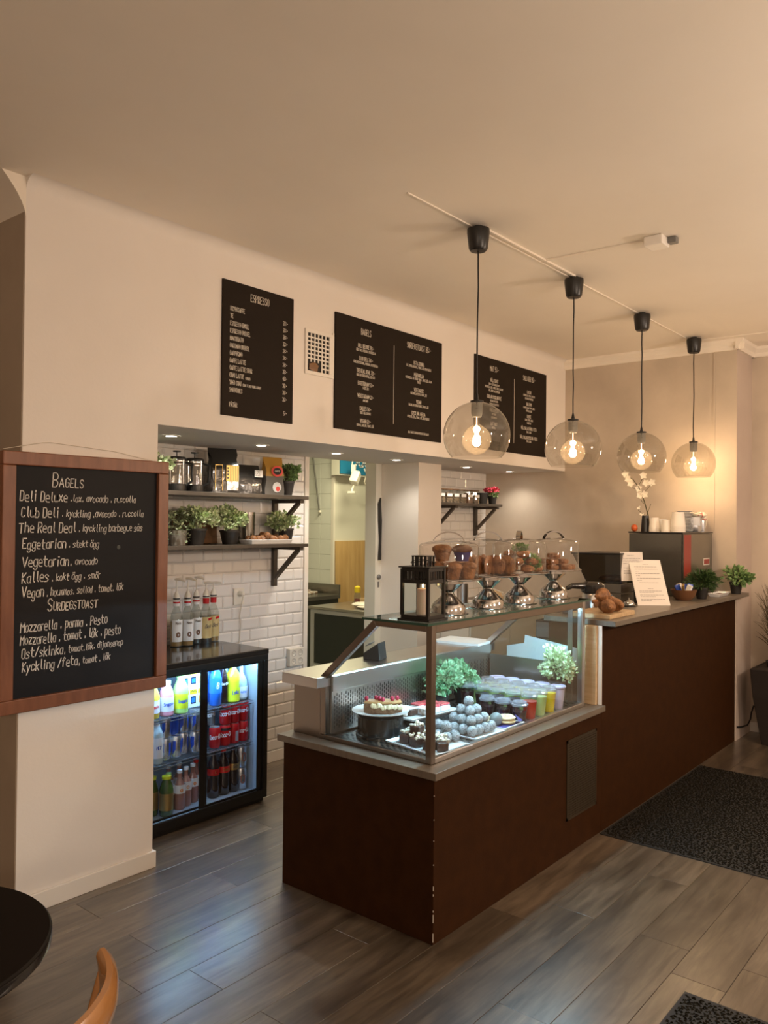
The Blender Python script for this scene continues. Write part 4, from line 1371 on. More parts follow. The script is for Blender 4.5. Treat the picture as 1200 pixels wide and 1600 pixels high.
# ------------------------------------------------------------------ back bar cooler
FY = 3.450
FX0, FX1, FH = 2.275, 3.165, 0.864
t = thing('drinks_cooler', 'black back bar cooler with two sliding glass doors full of drinks', 'fridge', (0, 0, 0))
g = G().box(FX0, FY + 0.005, 0.045, FX0 + 0.045, YT - 0.006, FH - 0.03).box(FX1 - 0.045, FY + 0.005, 0.045, FX1, YT - 0.006, FH - 0.03)
g.box(FX0 + 0.045, YT - 0.046, 0.045, FX1 - 0.045, YT - 0.006, FH - 0.03).box(FX0 + 0.045, FY + 0.005, FH - 0.045, FX1 - 0.045, YT - 0.046, FH - 0.03)
g.box(FX0 + 0.045, FY + 0.005, 0.0, FX1 - 0.045, YT - 0.046, 0.058)
obj('cabinet', g, 'black', t, bevel=0.002)
obj('top', G().box(FX0 - 0.004, FY - 0.006, FH - 0.0295, FX1 + 0.004, YT - 0.009, FH), 'blackg', t, bevel=0.004)
obj('plinth', G().box(FX0 + 0.01, FY + 0.015, 0, FX1 - 0.01, FY + 0.02, 0.045), 'blackm', t)
g = G()
ix0, ix1, iy1, iz0, iz1 = FX0 + 0.0455, FX1 - 0.0455, YT - 0.0465, 0.0585, FH - 0.0455
g.box(ix0, FY + 0.03, iz0, ix0 + 0.003, iy1, iz1).box(ix1 - 0.003, FY + 0.03, iz0, ix1, iy1, iz1).box(ix0 + .003, iy1 - 0.003, iz0, ix1 - .003, iy1, iz1)
g.box(ix0 + .003, FY + 0.03, iz0, ix1 - .003, iy1 - .003, iz0 + 0.004)
obj('liner', g, 'liner', t)
obj('led_strip', G().box(ix0 + 0.01, FY + 0.032, iz1 - 0.016, ix1 - 0.01, FY + 0.046, iz1 - 0.003), 'led', t, label='cold white light strip')
# frame of the front
g = G().box(FX0, FY - 0.006, 0.022, FX1, FY + 0.005, 0.070).box(FX0, FY - 0.006, FH - 0.062, FX1, FY + 0.005, FH - 0.030)
g.box(FX0, FY - 0.006, 0.07, FX0 + 0.03, FY + 0.005, FH - 0.062).box(FX1 - 0.03, FY - 0.006, 0.07, FX1, FY + 0.005, FH - 0.062)
obj('front_frame', g, 'black', t, bevel=0.002)
for nm, xa, xb, y in (('left', FX0 + 0.03, 2.755, FY + 0.018), ('right', 2.700, FX1 - 0.03, FY + 0.007)):
    d = obj('door', G().box(xa, y, 0.0705, xa + 0.034, y + 0.009, FH - 0.0635).box(xb - 0.034, y, 0.0705, xb, y + 0.009, FH - 0.0635)
            .box(xa + 0.034, y, 0.0705, xb - 0.034, y + 0.009, 0.082).box(xa + 0.034, y, FH - 0.078, xb - 0.034, y + 0.009, FH - 0.0635), 'black', t, bevel=0.0015)
    obj('door_glass', G().box(xa + 0.034, y + 0.003, 0.082, xb - 0.034, y + 0.006, FH - 0.078), 'glassk', d)
# wire shelves
for z in (0.338, 0.572):
    g = G()
    for i in range(44):
        x = ix0 + 0.02 + i * (ix1 - ix0 - 0.04) / 43
        g.box(x - 0.0012, FY + 0.060, z - 0.003, x + 0.0012, iy1 - 0.01, z - 0.0006)
    for y in (FY + 0.058, FY + 0.066, FY + 0.25, iy1 - 0.02):
        g.box(ix0 + 0.005, y, z - 0.006, ix1 - 0.005, y + 0.003, z - 0.003)
    g.box(ix0 + 0.005, FY + 0.0550, z - 0.020, ix1 - 0.005, FY + 0.0575, z - 0.016)
    obj('wire_shelf', g, 'wire', t)

FACE = -PI / 2 - 0.28    # direction of a label that looks out of the cooler toward the room


def wrap_text(root, text, r, z, size, m, wid=0.8, slant=0.0, rise=0.0, face=FACE, name='lettering', w=None):
    g = G()
    write(g, text, size, 0, z, lambda u, v: ((r + 0.0007) * math.cos(face + u / r), (r + 0.0007) * math.sin(face + u / r), v), wid=wid, slant=slant,
          align='c', rise=rise, w=w or size * 0.16)
    return obj(name, g, m, root)


def can(label, x, y, z, m, r=0.033, h=0.118, text=None, tm_='whiteink', group=None, band=None):
    t = thing('drink_can', label, 'can', (x, y, z), random.uniform(-.15, .15), group)
    obj('can_body', G().lathe([(0.0, 0.003), (r * 0.7, 0.001), (r * 0.78, 0), (r, 0.008), (r, h - 0.012), (r * 0.86, h - 0.002)], 24), m, t, smooth=True)
    obj('can_top', G().lathe([(r * 0.86, h - 0.002), (r * 0.86, h), (r * 0.80, h), (r * 0.78, h - 0.004), (0, h - 0.004)], 24), 'alu', t, smooth=True)
    if text:
        wrap_text(t, text, r, h * 0.46, h * 0.20, tm_, 0.62, 0.12, 0.10)
    if band:
        obj('band', G().lathe([(r + 0.0004, h * 0.74), (r + 0.0004, h * 0.86)], 24), band, t, smooth=True)
    return t


def bottle(name, label, x, y, z, r, h, drink, capm, lab=None, lz=(0.3, 0.55), nr=0.013, sh=0.55, text=None, tmat='blue', group=None, cat='bottle', waist=0.0, ts=0.020, wid=0.7, capr=None):
    t = thing(name, label, cat, (x, y, z), 0, group)
    zs, zn = h * sh, h * (sh + 0.24)
    pr = [(0, 0.002), (r * 0.85, 0), (r, 0.006)]
    if waist:
        pr += [(r, h * 0.22), (r * (1 - waist), h * 0.36), (r, h * 0.50)]
    pr += [(r, zs), (r * 0.86, zs + (zn - zs) * 0.4), (nr * 1.1, zn), (nr, zn + 0.006), (nr, h - 0.014)]
    obj('drink', G().lathe(pr + [(0, h - 0.014)], 22), drink, t, smooth=True)
    cr_ = capr or nr * 1.15
    obj('cap', G().lathe([(cr_, h - 0.016), (cr_, h - 0.001), (cr_ * 0.85, h), (0, h)], 18), capm, t, smooth=True)
    if lab:
        obj('label_band', G().lathe([(r + 0.0006, h * lz[0]), (r + 0.0006, h * lz[1])], 24), lab, t, smooth=True)
        if text:
            wrap_text(t, text, r + 0.0008, h * (lz[0] + lz[1]) / 2 - ts * 0.4, ts, tmat, wid, 0.1, 0.05)
    return t


ZB, Z1, Z2 = 0.0630, 0.3385, 0.5725
FRONT = 3.565
K['dpink'] = mat('pink_lemonade', (0.72, 0.30, 0.36), 0.2, coat=0.4)
K['dyel'] = mat('yellow_tea', (0.80, 0.62, 0.06), 0.2, coat=0.4)
K['dgrn'] = mat('green_lemonade', (0.42, 0.68, 0.18), 0.2, coat=0.4)
K['dclear'] = mat('clear_drink', (0.45, 0.58, 0.60), 0.1, coat=0.6)
K['dblue'] = mat('blue_drink', (0.02, 0.16, 0.72), 0.2, coat=0.4)
K['drose'] = mat('rose_cider', (0.34, 0.16, 0.12), 0.15, coat=0.5)
K['dgreen2'] = mat('green_bottle_glass', (0.06, 0.10, 0.02), 0.12, coat=0.6)
K['dpale'] = mat('pale_green_drink', (0.30, 0.40, 0.30), 0.12, coat=0.5)
# top shelf, left door
bottle('juice_bottle', 'yellow fruit tea bottle with red peach label, leftmost on the top shelf', 2.478, FRONT, Z2, 0.036, 0.180, 'dyel', 'yellow', 'whiteink', (0.16, 0.52), 0.019, 0.62, 'Snapple', 'redl', ts=0.014)
bottle('juice_bottle', 'pink lemonade bottle second from the left on the top shelf', 2.562, FRONT, Z2, 0.038, 0.180, 'dpink', 'whiteink', 'whiteink', (0.14, 0.55), 0.019, 0.62, 'Snapple', 'blue', ts=0.016)
bottle('juice_bottle', 'yellow green lemonade bottle third from the left on the top shelf', 2.648, FRONT - 0.005, Z2, 0.040, 0.200, 'dgrn', 'dgrn', 'ylime', (0.14, 0.52), 0.019, 0.62, 'Snapple', 'blue', ts=0.016)


def carton(label, x, y, z, k):
    t = thing('juice_carton', label, 'carton', (x, y, z), -0.05)
    obj('box', G().box(-0.026, -0.02, 0, 0.026, 0.02, 0.105), 'paperw', t, bevel=0.002)
    obj('print_panel', G().box(-0.024, -0.0208, 0.072, 0.024, -0.0201, 0.098), 'yellow', t)
    g = G()
    g.ribbon([[(-0.018, 0.082), (-0.008, 0.092), (0.0, 0.084), (0.008, 0.092), (0.018, 0.082)]], 0.003, lambda u, v: (u, -0.0215, v))
    g.box(-0.016, -0.0208, 0.020, 0.016, -0.0201, 0.060)
    obj('printed_mark', g, 'blackm' if k == 0 else 'orange', t)
    obj('window_print', G().box(-0.011, -0.0215, 0.028, 0.011, -0.0209, 0.052), 'lblue' if k == 0 else 'orange', t)
    return t


col_n = ('left', 'middle', 'right')
for i in range(3):
    for l in range(2):
        carton('small juice carton in the %s column, %s layer, behind the left door' % (col_n[i], ('lower', 'upper')[l]), 2.712 + i * 0.0545, FRONT + 0.06, Z2 + 0.1062 * l, 1 if i == 2 else 0)
# top shelf, right door
bottle('water_bottle', 'blue sports drink bottle just right of the middle door bar', 2.884, FRONT, Z2, 0.034, 0.225, 'dblue', 'lblue', 'lblue', (0.30, 0.66), 0.015, 0.66, 'B', 'whiteink', ts=0.03)
bottle('soda_bottle', 'slim dark cola bottle between blue bottle and yellow bottle', 2.944, FRONT + 0.005, Z2, 0.026, 0.215, 'dcola', 'redl', 'dcola', (0.4, 0.62), 0.011, 0.62, 'Coca-Cola', 'whiteink', ts=0.013, wid=0.5)
bottle('soda_bottle', 'bright yellow soda bottle with orange cap on the top shelf', 3.008, FRONT, Z2, 0.040, 0.228, 'ylime', 'orange', 'ylime', (0.14, 0.34), 0.013, 0.60, 'Loka', 'blue', waist=0.12, ts=0.02)
bottle('water_bottle', 'clear water bottle at the right end of the top shelf', 3.077, FRONT + 0.01, Z2, 0.036, 0.225, 'dclear', 'whiteink', 'whiteink', (0.06, 0.34), 0.012, 0.42, 'Vatten', 'lblue', ts=0.012)
for i, (x, m_) in enumerate(((2.90, 'dblue'), (2.965, 'ylime'), (3.03, 'dclear'))):
    bottle('soda_bottle', ('blue bottle in the second row behind the blue sports drink', 'yellow bottle in the second row behind the slim cola', 'clear bottle in the second row behind the yellow soda')[i], x, FRONT + 0.10, Z2, 0.032, 0.222, m_, 'whiteink')
# middle shelf, left door
bottle('water_bottle', 'clear plastic bottle with white label, leftmost on the middle shelf', 2.500, FRONT - 0.01, Z1, 0.032, 0.205, 'dclear', 'whiteink', 'paperw', (0.15, 0.66), 0.013, 0.70, 'MER', 'blue', ts=0.016)
xs = (2.570, 2.638, 2.700, 2.762)
nn = ('first', 'second', 'third', 'fourth')
for i, x in enumerate(xs):
    for l in range(2):
        if l == 1 and i == 1:
            can('dark blue can, upper layer, second from the left on the middle shelf', x + .004, FRONT + 0.05, Z1 + 0.1135 * l, 'blue', 0.030, 0.112)
            continue
        t = can('silver and blue drink can, %s layer, %s from the left on the middle shelf' % (('lower', 'upper')[l], nn[i]), x, FRONT + (0.02 if i != 2 else 0.045), Z1 + 0.1135 * l, 'alu', 0.0315, 0.112)
        g = G()
        for a0 in (-0.9, 0.5, 1.9):
            vs = []
            for q in range(7):
                aa = FACE + a0 + q * 0.09
                vs += [(0.0320 * math.cos(aa), 0.0320 * math.sin(aa), 0.020 + 0.004 * q), (0.0320 * math.cos(aa), 0.0320 * math.sin(aa), 0.088)]
            g.add(vs, [(2 * q, 2 * q + 2, 2 * q + 3, 2 * q + 1) for q in range(6)])
        obj('blue_print', g, 'blue', t)
# middle shelf, right door: red cola cans
for i, x in enumerate((2.884, 2.955, 3.018, 3.084)):
    for l in range(2):
        zero = (i, l) in ((0, 1), (1, 1))
        t = can('red cola can, %s layer, %s from the left behind the right door' % (('lower', 'upper')[l], nn[i]) if not (i == 0 and l == 1) else 'dark grey can, upper layer, just right of the middle door bar',
                x, FRONT + (0.0 if (i, l) != (0, 1) else 0.05), Z1 + 0.1155 * l, 'red' if (i, l) != (0, 1) else 'grey', 0.032, 0.114, 'Coca-Cola' if (i, l) != (2, 0) else None, band='blackm' if (i, l) in ((1, 0), (1, 1)) else None)
        if (i, l) == (2, 0):
            g = G()
            vs = []
            for q in range(4):
                aa = FACE - 0.2 + q * 0.2
                vs += [(0.0326 * math.cos(aa), 0.0326 * math.sin(aa), 0.015), (0.0326 * math.cos(aa), 0.0326 * math.sin(aa), 0.070)]
            g.add(vs, [(2 * q, 2 * q + 2, 2 * q + 3, 2 * q + 1) for q in range(3)])
            obj('info_panel', g, 'liner', t)
# bottom: left door
bottle('green_bottle', 'dark green bottle with yellow cap at the front left of the cooler floor', 2.500, FRONT + 0.03, ZB, 0.035, 0.200, 'dgreen2', 'ylime', 'gold', (0.16, 0.62), 0.018, 0.66, capr=0.024)
bottle('green_bottle', 'second dark green bottle with yellow cap beside the pale drink', 2.548, FRONT - 0.03, ZB, 0.036, 0.205, 'dgreen2', 'ylime', 'gold', (0.16, 0.58), 0.018, 0.66, capr=0.024)
bottle('glass_bottle', 'pale green drink bottle with orange fruit label on the cooler floor', 2.592, FRONT + 0.015, ZB, 0.030, 0.200, 'dpale', 'dgrn', 'paperw', (0.42, 0.66), 0.013, 0.5)
ord5 = ('first', 'second', 'third', 'fourth')
for i, x in enumerate((2.652, 2.708, 2.768)):
    t = bottle('glass_bottle', 'rose coloured drink bottle with white label, %s of the row on the cooler floor' % ord5[i], x, FRONT + 0.02 * (i + 0), ZB, 0.031, 0.205, 'drose', 'paperw', 'paperw', (0.42, 0.64), 0.012, 0.52)
    wrap_text(t, 'o', 0.0325, 0.098, 0.018, 'orange', 1.2, w=0.005)
t = bottle('glass_bottle', 'brown drink bottle with white label left of the middle door bar', 2.815, FRONT + 0.075, ZB, 0.031, 0.210, 'drose', 'redl', 'paperw', (0.42, 0.64), 0.012, 0.52)
for i, x in enumerate((2.66, 2.73)):
    bottle('glass_bottle', ('rose drink bottle in the second row, left one', 'rose drink bottle in the second row, right one')[i], x, FRONT + 0.11, ZB, 0.031, 0.205, 'drose', 'paperw', 'paperw', (0.42, 0.64), 0.012, 0.52)
# bottom: right door
for i, (x, lb, tx) in enumerate(((2.884, 'red', 'C'), (2.955, 'redl', 'Coca'), (3.024, 'gold', 'Cola'))):
    bottle('cola_bottle', 'dark cola bottle with %s label, %s of three on the cooler floor' % (('dull red', 'bright red', 'pale gold')[i], ord5[i]), x, FRONT + 0.01, ZB, 0.034, 0.250, 'dcola', ('black', 'redl', 'black')[i], lb, (0.50, 0.64), 0.012, 0.66, tx, 'gold' if i < 2 else 'ink', waist=0.08, ts=0.016)
for l in range(2):
    t = can(('silver can on the cooler floor at the right end', 'silver can stacked on another at the right end of the cooler floor')[l], 3.080, FRONT + 0.005, ZB + 0.1235 * l, 'alu', 0.033, 0.122)
    wrap_text(t, 'O', 0.033, 0.04, 0.045, 'drose', 0.9, w=0.008)

# ------------------------------------------------------------------ syrup bottles on the cooler


def syrup(label, x, y, h, drink, lab, kind):
    t = thing('syrup_bottle', label, 'bottle', (x, y, FH + 0.0005))
    r = 0.036
    obj('bottle_body', G().lathe([(0, 0.002), (r * .9, 0), (r, 0.006), (r, 0.165), (r * 0.8, 0.192), (0.016, 0.225), (0.0145, 0.250), (0, 0.250)], 24), 'cglass', t, smooth=True)
    obj('syrup', G().lathe([(0, 0.004), (r - .003, 0.005), (r - .0025, 0.158 if kind != 'w' else 0.145), (0, 0.158 if kind != 'w' else 0.145)], 24), drink, t, smooth=True)
    vs = []
    for q in range(13):
        aa = FACE - 1.0 + q * 2.0 / 12
        vs += [((r + .0007) * math.cos(aa), (r + .0007) * math.sin(aa), 0.030), ((r + .0007) * math.cos(aa), (r + .0007) * math.sin(aa), 0.155)]
    lb = obj('paper_label', G().add(vs, [(2 * q, 2 * q + 2, 2 * q + 3, 2 * q + 1) for q in range(12)]), lab, t)
    if kind == 'w':
        wrap_text(lb, 'Monin', r + .001, 0.130, 0.013, 'ink', 0.7)
        wrap_text(lb, 'o', r + .001, 0.060, 0.030, 'terra', 1.0, w=0.010)
    else:
        vs = []
        for q in range(7):
            aa = FACE + 0.0 + q * 1.0 / 6
            vs += [((r + .0012) * math.cos(aa), (r + .0012) * math.sin(aa), 0.133 + q * .0015), ((r + .0012) * math.cos(aa), (r + .0012) * math.sin(aa), 0.148 + q * .001)]
        obj('red_band', G().add(vs, [(2 * q, 2 * q + 2, 2 * q + 3, 2 * q + 1) for q in range(6)]), 'red', lb)
        wrap_text(lb, 'DaV', r + .001, 0.090, 0.020, 'ink', 0.8, 0.3)
    obj('neck_band', G().lathe([(0.018, 0.232), (0.019, 0.262), (0.017, 0.264)], 18), 'paperw' if kind == 'w' else 'red', t, smooth=True)
    if kind == 'w':
        obj('red_flash', G().lathe([(0.0195, 0.248), (0.0195, 0.258)], 18), 'red', t, smooth=True)
    obj('pump_collar', G().lathe([(0.017, 0.265), (0.019, 0.270), (0.018, 0.290), (0.010, 0.308), (0.006, 0.316), (0, 0.316)], 18), 'plastic', t, smooth=True)
    obj('collar_ring', G().lathe([(0.0192, 0.271), (0.0196, 0.275), (0.0192, 0.279)], 18), 'black', t, smooth=True)
    dx, dy = math.cos(FACE + 0.9), math.sin(FACE + 0.9)
    if kind != 'w':
        dx, dy = math.cos(FACE + 0.9), math.sin(FACE + 0.9)
    g = G().tube([(0, 0, 0.316), (0, 0, h - 0.008)], 0.0045, 8)
    g.tube([(-dx * 0.012, -dy * 0.012, h), (dx * 0.018, dy * 0.018, h + 0.001), (dx * 0.050, dy * 0.050, h - 0.012 if kind == 'w' else h)], [0.006, 0.009, 0.004], 8)
    obj('pump_spout', g, 'plastic', t, smooth=True)
    return t


syrup('syrup bottle with white label half hidden by the chalkboard frame', 2.852, 3.885, 0.385, 'amber', 'paperw', 'w')
syrup('amber syrup bottle with white nut label, second from the chalkboard', 2.915, 3.865, 0.388, 'amber', 'paperw', 'w')
syrup('dark syrup bottle with white vanilla label in the middle of the row', 3.000, 3.895, 0.390, 'dsyr', 'paperw', 'w')
syrup('dark based syrup bottle with yellow label, fourth in the row', 3.060, 3.880, 0.355, 'dsyr', 'ysyr', 'y')
syrup('pale syrup bottle with yellow label at the right end of the row', 3.135, 3.905, 0.350, 'amber', 'ysyr', 'y')

# ------------------------------------------------------------------ shelves on the tiled wall
YS = YT - 0.0082


def wall_shelf(name, label, x0, x1, yf, z0, z1, bx, drop):
    t = thing(name, label, 'shelf', (0, 0, 0))
    obj('shelf_board', G().box(x0, yf, z0, x1, YS - 0.0005, z1), 'shelf', t, bevel=0.002)
    for b in bx:
        g = G().box(b - 0.016, YS - 0.028, z0 - drop, b + 0.016, YS - 0.0005, z0 - 0.0005)
        g.box(b - 0.016, yf + 0.022, z0 - 0.022, b + 0.016, YS - 0.028, z0 - 0.0005)
        a = (YS - 0.028, z0 - drop * 0.78)
        c = (yf + 0.055, z0 - 0.022)
        dx, dz = c[0] - a[0], c[1] - a[1]
        L = math.hypot(dx, dz)
        nx, nz = -dz / L * 0.011, dx / L * 0.011
        g.prism([(a[0] + nx, a[1] + nz), (a[0] - nx, a[1] - nz), (c[0] - nx, c[1] - nz), (c[0] + nx, c[1] + nz)], 'x', b - 0.014, b + 0.014)
        obj('bracket', g, 'shelf', t, bevel=0.001)
    return t


wall_shelf('wall_shelf', 'upper dark wooden shelf with coffee bags and presses', 2.24, 3.708, 3.672, 1.730, 1.754, (2.55, 3.67), 0.255)
wall_shelf('wall_shelf', 'lower dark wooden shelf with potted plants and pastries', 2.24, 3.708, 3.672, 1.428, 1.450, (2.55, 3.67), 0.265)
wall_shelf('wall_shelf', 'dark wooden shelf with glass jars in the right niche', 5.10, 6.125, 3.692, 1.732, 1.753, (5.45, 6.089), 0.255)
ZU, ZW = 1.7545, 1.4505


def press(label, x, y):
    t = thing('coffee_press', label, 'coffee press', (x, y, ZU))
    obj('base', G().lathe([(0, 0), (0.054, 0), (0.056, 0.010), (0.054, 0.042), (0.050, 0.044), (0, 0.044)], 26), 'black', t, smooth=True)
    obj('glass_cylinder', G().lathe([(0.047, 0.0445), (0.047, 0.180)], 28), K.setdefault('prg', glass('press_glass', (0.88, 0.86, 0.82), ior=1.7, haze=0.06)), t, smooth=True)
    g = G()
    for a in (0.2, 0.2 + PI / 2, 0.2 + PI, 0.2 + 1.5 * PI):
        c, s = math.cos(a), math.sin(a)
        g.tube([(0.0505 * c, 0.0505 * s, 0.020), (0.0505 * c, 0.0505 * s, 0.178)], 0.0028, 6)
    g.lathe([(0.0515, 0.165), (0.0525, 0.172), (0.0515, 0.179)], 24)
    obj('chrome_cage', g, 'chrome', t, smooth=True)
    obj('press_lid', G().lathe([(0.055, 0.180), (0.056, 0.188), (0.045, 0.196), (0, 0.199)], 26), 'black', t, smooth=True)
    g = G().tube([(0, 0, 0.199), (0, 0, 0.222)], 0.003, 6)
    g.lathe([(0.006, 0.222), (0.022, 0.224), (0.022, 0.231), (0, 0.233)], 18)
    obj('plunger_knob', g, 'black', t, smooth=True)
    obj('filter_plate', G().lathe([(0, 0.150), (0.044, 0.150), (0.044, 0.156), (0, 0.158)], 22), 'chrome', t, smooth=True)
    dx, dy = 0.8, -0.6
    obj('handle', G().tube([(dx * 0.05, dy * 0.05, 0.165), (dx * 0.085, dy * 0.085, 0.155), (dx * 0.085, dy * 0.085, 0.06), (dx * 0.052, dy * 0.052, 0.035)], 0.007, 8), 'black', t, smooth=True)
    return t


press('glass coffee press on the upper shelf nearest the chalkboard', 2.790, 3.815)
press('second glass coffee press from the chalkboard, beside the black gold bag', 2.917, 3.820)


def bag(name, label, x, y, w, d, h, mats, seed, rz, lean=0.0, pinch=0.25):
    """soft side-gusset coffee bag: sections shrink in depth toward the crimped top"""
    t = thing(name, label, 'bag', (x, y, ZU), rz)
    rnd = random.Random(seed)
    g = G()
    secs = 9
    rings = []
    vs, fs = [], []
    for i in range(secs):
        u = i / (secs - 1)
        ww = w / 2 * (1 - 0.06 * math.sin(u * PI) + 0.07 * max(0, u - .6) - 0.22 * max(0, 0.15 - abs(u - 0.72)) * 3)
        dd = d / 2 * (1 if u < 0.6 else max(0.06, 1 - (u - 0.6) / 0.4 * 0.95))
        ox = lean * u * u
        for k, (a, b) in enumerate(((-1, -1), (-.3, -1.08), (.4, -1.06), (1, -1), (1 - pinch * u, 0), (1, 1), (0, 1.06), (-1, 1), (-1 + pinch * u, 0))):
            j = 0.004 if 0 < u < 0.95 else 0.001
            vs.append((a * ww + ox + rnd.uniform(-j, j), b * dd + rnd.uniform(-j, j), h * u + rnd.uniform(-j, j) * (u > 0)))
    n = 9
    for i in range(secs - 1):
        for k in range(n):
            k2 = (k + 1) % n
            fs.append((i * n + k, i * n + k2, (i + 1) * n + k2, (i + 1) * n + k))
    fs.append(tuple(range(n))[::-1])
    fs.append(tuple((secs - 1) * n + k for k in range(n)))
    g.add(vs, fs)
    if len(mats) > 1:
        g.m = [0 if (f[0] // n) < mats[1][1] or len(f) > 4 and f[0] < n * 2 and False else 1 for f in g.f]
        o = obj('pouch', g, [mats[0], mats[1][0]], t, smooth=True)
    else:
        o = obj('pouch', g, mats[0], t, smooth=True)
    return t


t = bag('coffee_bag', 'tall glossy black coffee bag with gold striped label', 3.115, 3.800, 0.175, 0.095, 0.266, ['bagfoil'], 4, -0.30, -0.012)
g = G().box(-0.005, -0.0575, 0.070, 0.072, -0.0525, 0.165)
lb = obj('gold_label', g, 'gold', t)
g = G()
for i in range(5):
    g.box(0.018 + i * 0.011, -0.0585, 0.072, 0.021 + i * 0.011, -0.0576, 0.163)
for i in range(4):
    g.box(-0.001, -0.0585, 0.085 + i * 0.019, 0.010, -0.0576, 0.096 + i * 0.019)
obj('label_stripes', g, 'blackm', lb)
obj('pale_print', G().box(-0.003, -0.0575, 0.018, 0.070, -0.0530, 0.069), 'sugar', t)
g = G()
g.box(-0.074, -0.0572, 0.015, -0.071, -0.0530, 0.165).box(-0.030, -0.0572, 0.015, -0.028, -0.0530, 0.165).box(-0.074, -0.0572, 0.163, -0.028, -0.0530, 0.166)
obj('gold_outline', g, 'gold', t)
t = bag('coffee_bag', 'lower matt black coffee bag with small white label', 3.300, 3.815, 0.175, 0.095, 0.180, ['bagfoil'], 8, -0.15, 0.0)
lb = obj('white_label', G().box(0.030, -0.0590, 0.105, 0.086, -0.0535, 0.148), 'paper', t)
g = G()
for i in range(3):
    write(g, ('ETNO', 'KAFFE', 'BEANS')[i], 0.009, 0.034, 0.135 - i * 0.012, lambda u, v: (u, -0.0596, v), maxw=0.046)
obj('lettering', g, 'ink', lb)
t = bag('coffee_bag', 'ochre and grey coffee bag with a red oval badge beside the plant', 3.505, 3.800, 0.130, 0.080, 0.240, ['bagg', ('bagy', 4)], 12, -0.30, 0.0)
g = G()
for i in range(28):
    a, b = 2 * PI * i / 28, 2 * PI * (i + 1) / 28
    g.add([(0.0 + 0.040 * math.cos(a) + .012, -0.0500, 0.150 + 0.034 * math.sin(a)), (0.012 + 0.040 * math.cos(b), -0.0500, 0.150 + 0.034 * math.sin(b)), (0.012, -0.0505, 0.150)], [(0, 1, 2)])
bd = obj('oval_badge', g, 'redl', t)
g = G()
for i in range(28):
    a, b = 2 * PI * i / 28, 2 * PI * (i + 1) / 28
    g.add([(0.012 + 0.028 * math.cos(a), -0.0512, 0.150 + 0.022 * math.sin(a)), (0.012 + 0.028 * math.cos(b), -0.0512, 0.150 + 0.022 * math.sin(b)), (0.012, -0.0514, 0.150)], [(0, 1, 2)])
obj('badge_centre', g, 'blackm', bd)
g = G()
write(g, 'KAFFE', 0.010, 0.012, 0.146, lambda u, v: (u, -0.0520, v), align='c', wid=0.9)
obj('lettering', g, 'cup', bd)
g = G()
for i in range(28):
    a, b = 2 * PI * i / 28, 2 * PI * (i + 1) / 28
    g.add([(0.012 + 0.030 * math.cos(a), -0.0475, 0.050 + 0.032 * math.sin(a)), (0.012 + 0.030 * math.cos(b), -0.0475, 0.050 + 0.032 * math.sin(b)), (0.012, -0.0480, 0.050)], [(0, 1, 2)])
cu = obj('printed_cup', g, 'plate', t)
g = G()
for i in range(20):
    a, b = 2 * PI * i / 20, 2 * PI * (i + 1) / 20
    g.add([(0.018 + 0.014 * math.cos(a), -0.0486, 0.040 + 0.016 * math.sin(a)), (0.018 + 0.014 * math.cos(b), -0.0486, 0.040 + 0.016 * math.sin(b)), (0.018, -0.0488, 0.040)], [(0, 1, 2)])
obj('printed_coffee', g, 'redl', cu)

pot_plant('potted_plant', 'dark green plant in a black pot at the right end of the upper shelf', 3.650, 3.825, ZU, 0.054, 0.095, 0.085, 0.125, 'leafM', 41, n=620, size=0.024)
pot_plant('potted_plant', 'leafy plant peeking above the chalkboard corner on the upper shelf', 2.630, 3.800, ZU, 0.050, 0.095, 0.095, 0.120, 'leafL', 42, n=420, size=0.024)
pot_plant('potted_plant', 'pale green bushy plant in a black pot beside the trailing plant', 2.918, 3.800, ZW, 0.060, 0.095, 0.108, 0.130, 'leafL', 43, n=850, size=0.026)
pot_plant('potted_plant', 'pale green bushy plant in a black pot next to the pastry tray', 3.168, 3.800, ZW, 0.060, 0.085, 0.108, 0.140, 'leafL', 44, n=850, size=0.026)
pot_plant('potted_plant', 'pale green plant in a black pot at the right end of the lower shelf', 3.655, 3.830, ZW, 0.052, 0.095, 0.112, 0.115, 'leafL', 45, n=760, size=0.024)
t = thing('trailing_plant', 'variegated trailing plant in a grey pot at the chalkboard edge', 'potted plant', (2.775, 3.780, ZW))
obj('pot', G().lathe([(0, 0), (0.045, 0), (0.052, 0.085), (0.047, 0.085), (0, 0.07)], 22), 'potg', t, smooth=True)
rnd = random.Random(50)
g, gs = G(), G()
for i in range(26):
    a = rnd.uniform(0, 2 * PI)
    L = rnd.uniform(0.06, 0.13)
    up = rnd.uniform(0.02, 0.13)
    pts = []
    for k in range(7):
        u = k / 6
        pts.append(Vector((math.cos(a) * L * u, math.sin(a) * L * u * 0.8, 0.08 + up * math.sin(u * 2.2) * 1.2 - 0.07 * u * u)))
    gs.tube(pts, 0.0012, 4)
    for k in range(1, 7):
        for s in (-1, 1):
            d = Vector((rnd.uniform(-1, 1), rnd.uniform(-1, 1), rnd.uniform(-.5, .8))).normalized()
            s2 = d.cross(Vector((0, 0, 1))).normalized()
            l_ = rnd.uniform(0.018, 0.030)
            p = pts[k]
            g.add([p, p + d * l_ * .5 + s2 * l_ * .4, p + d * l_, p + d * l_ * .5 - s2 * l_ * .4], [(0, 1, 2, 3)])
obj('vine', gs, 'stem', t, kind='stuff')
obj('foliage', g, 'leafV', t, kind='stuff')

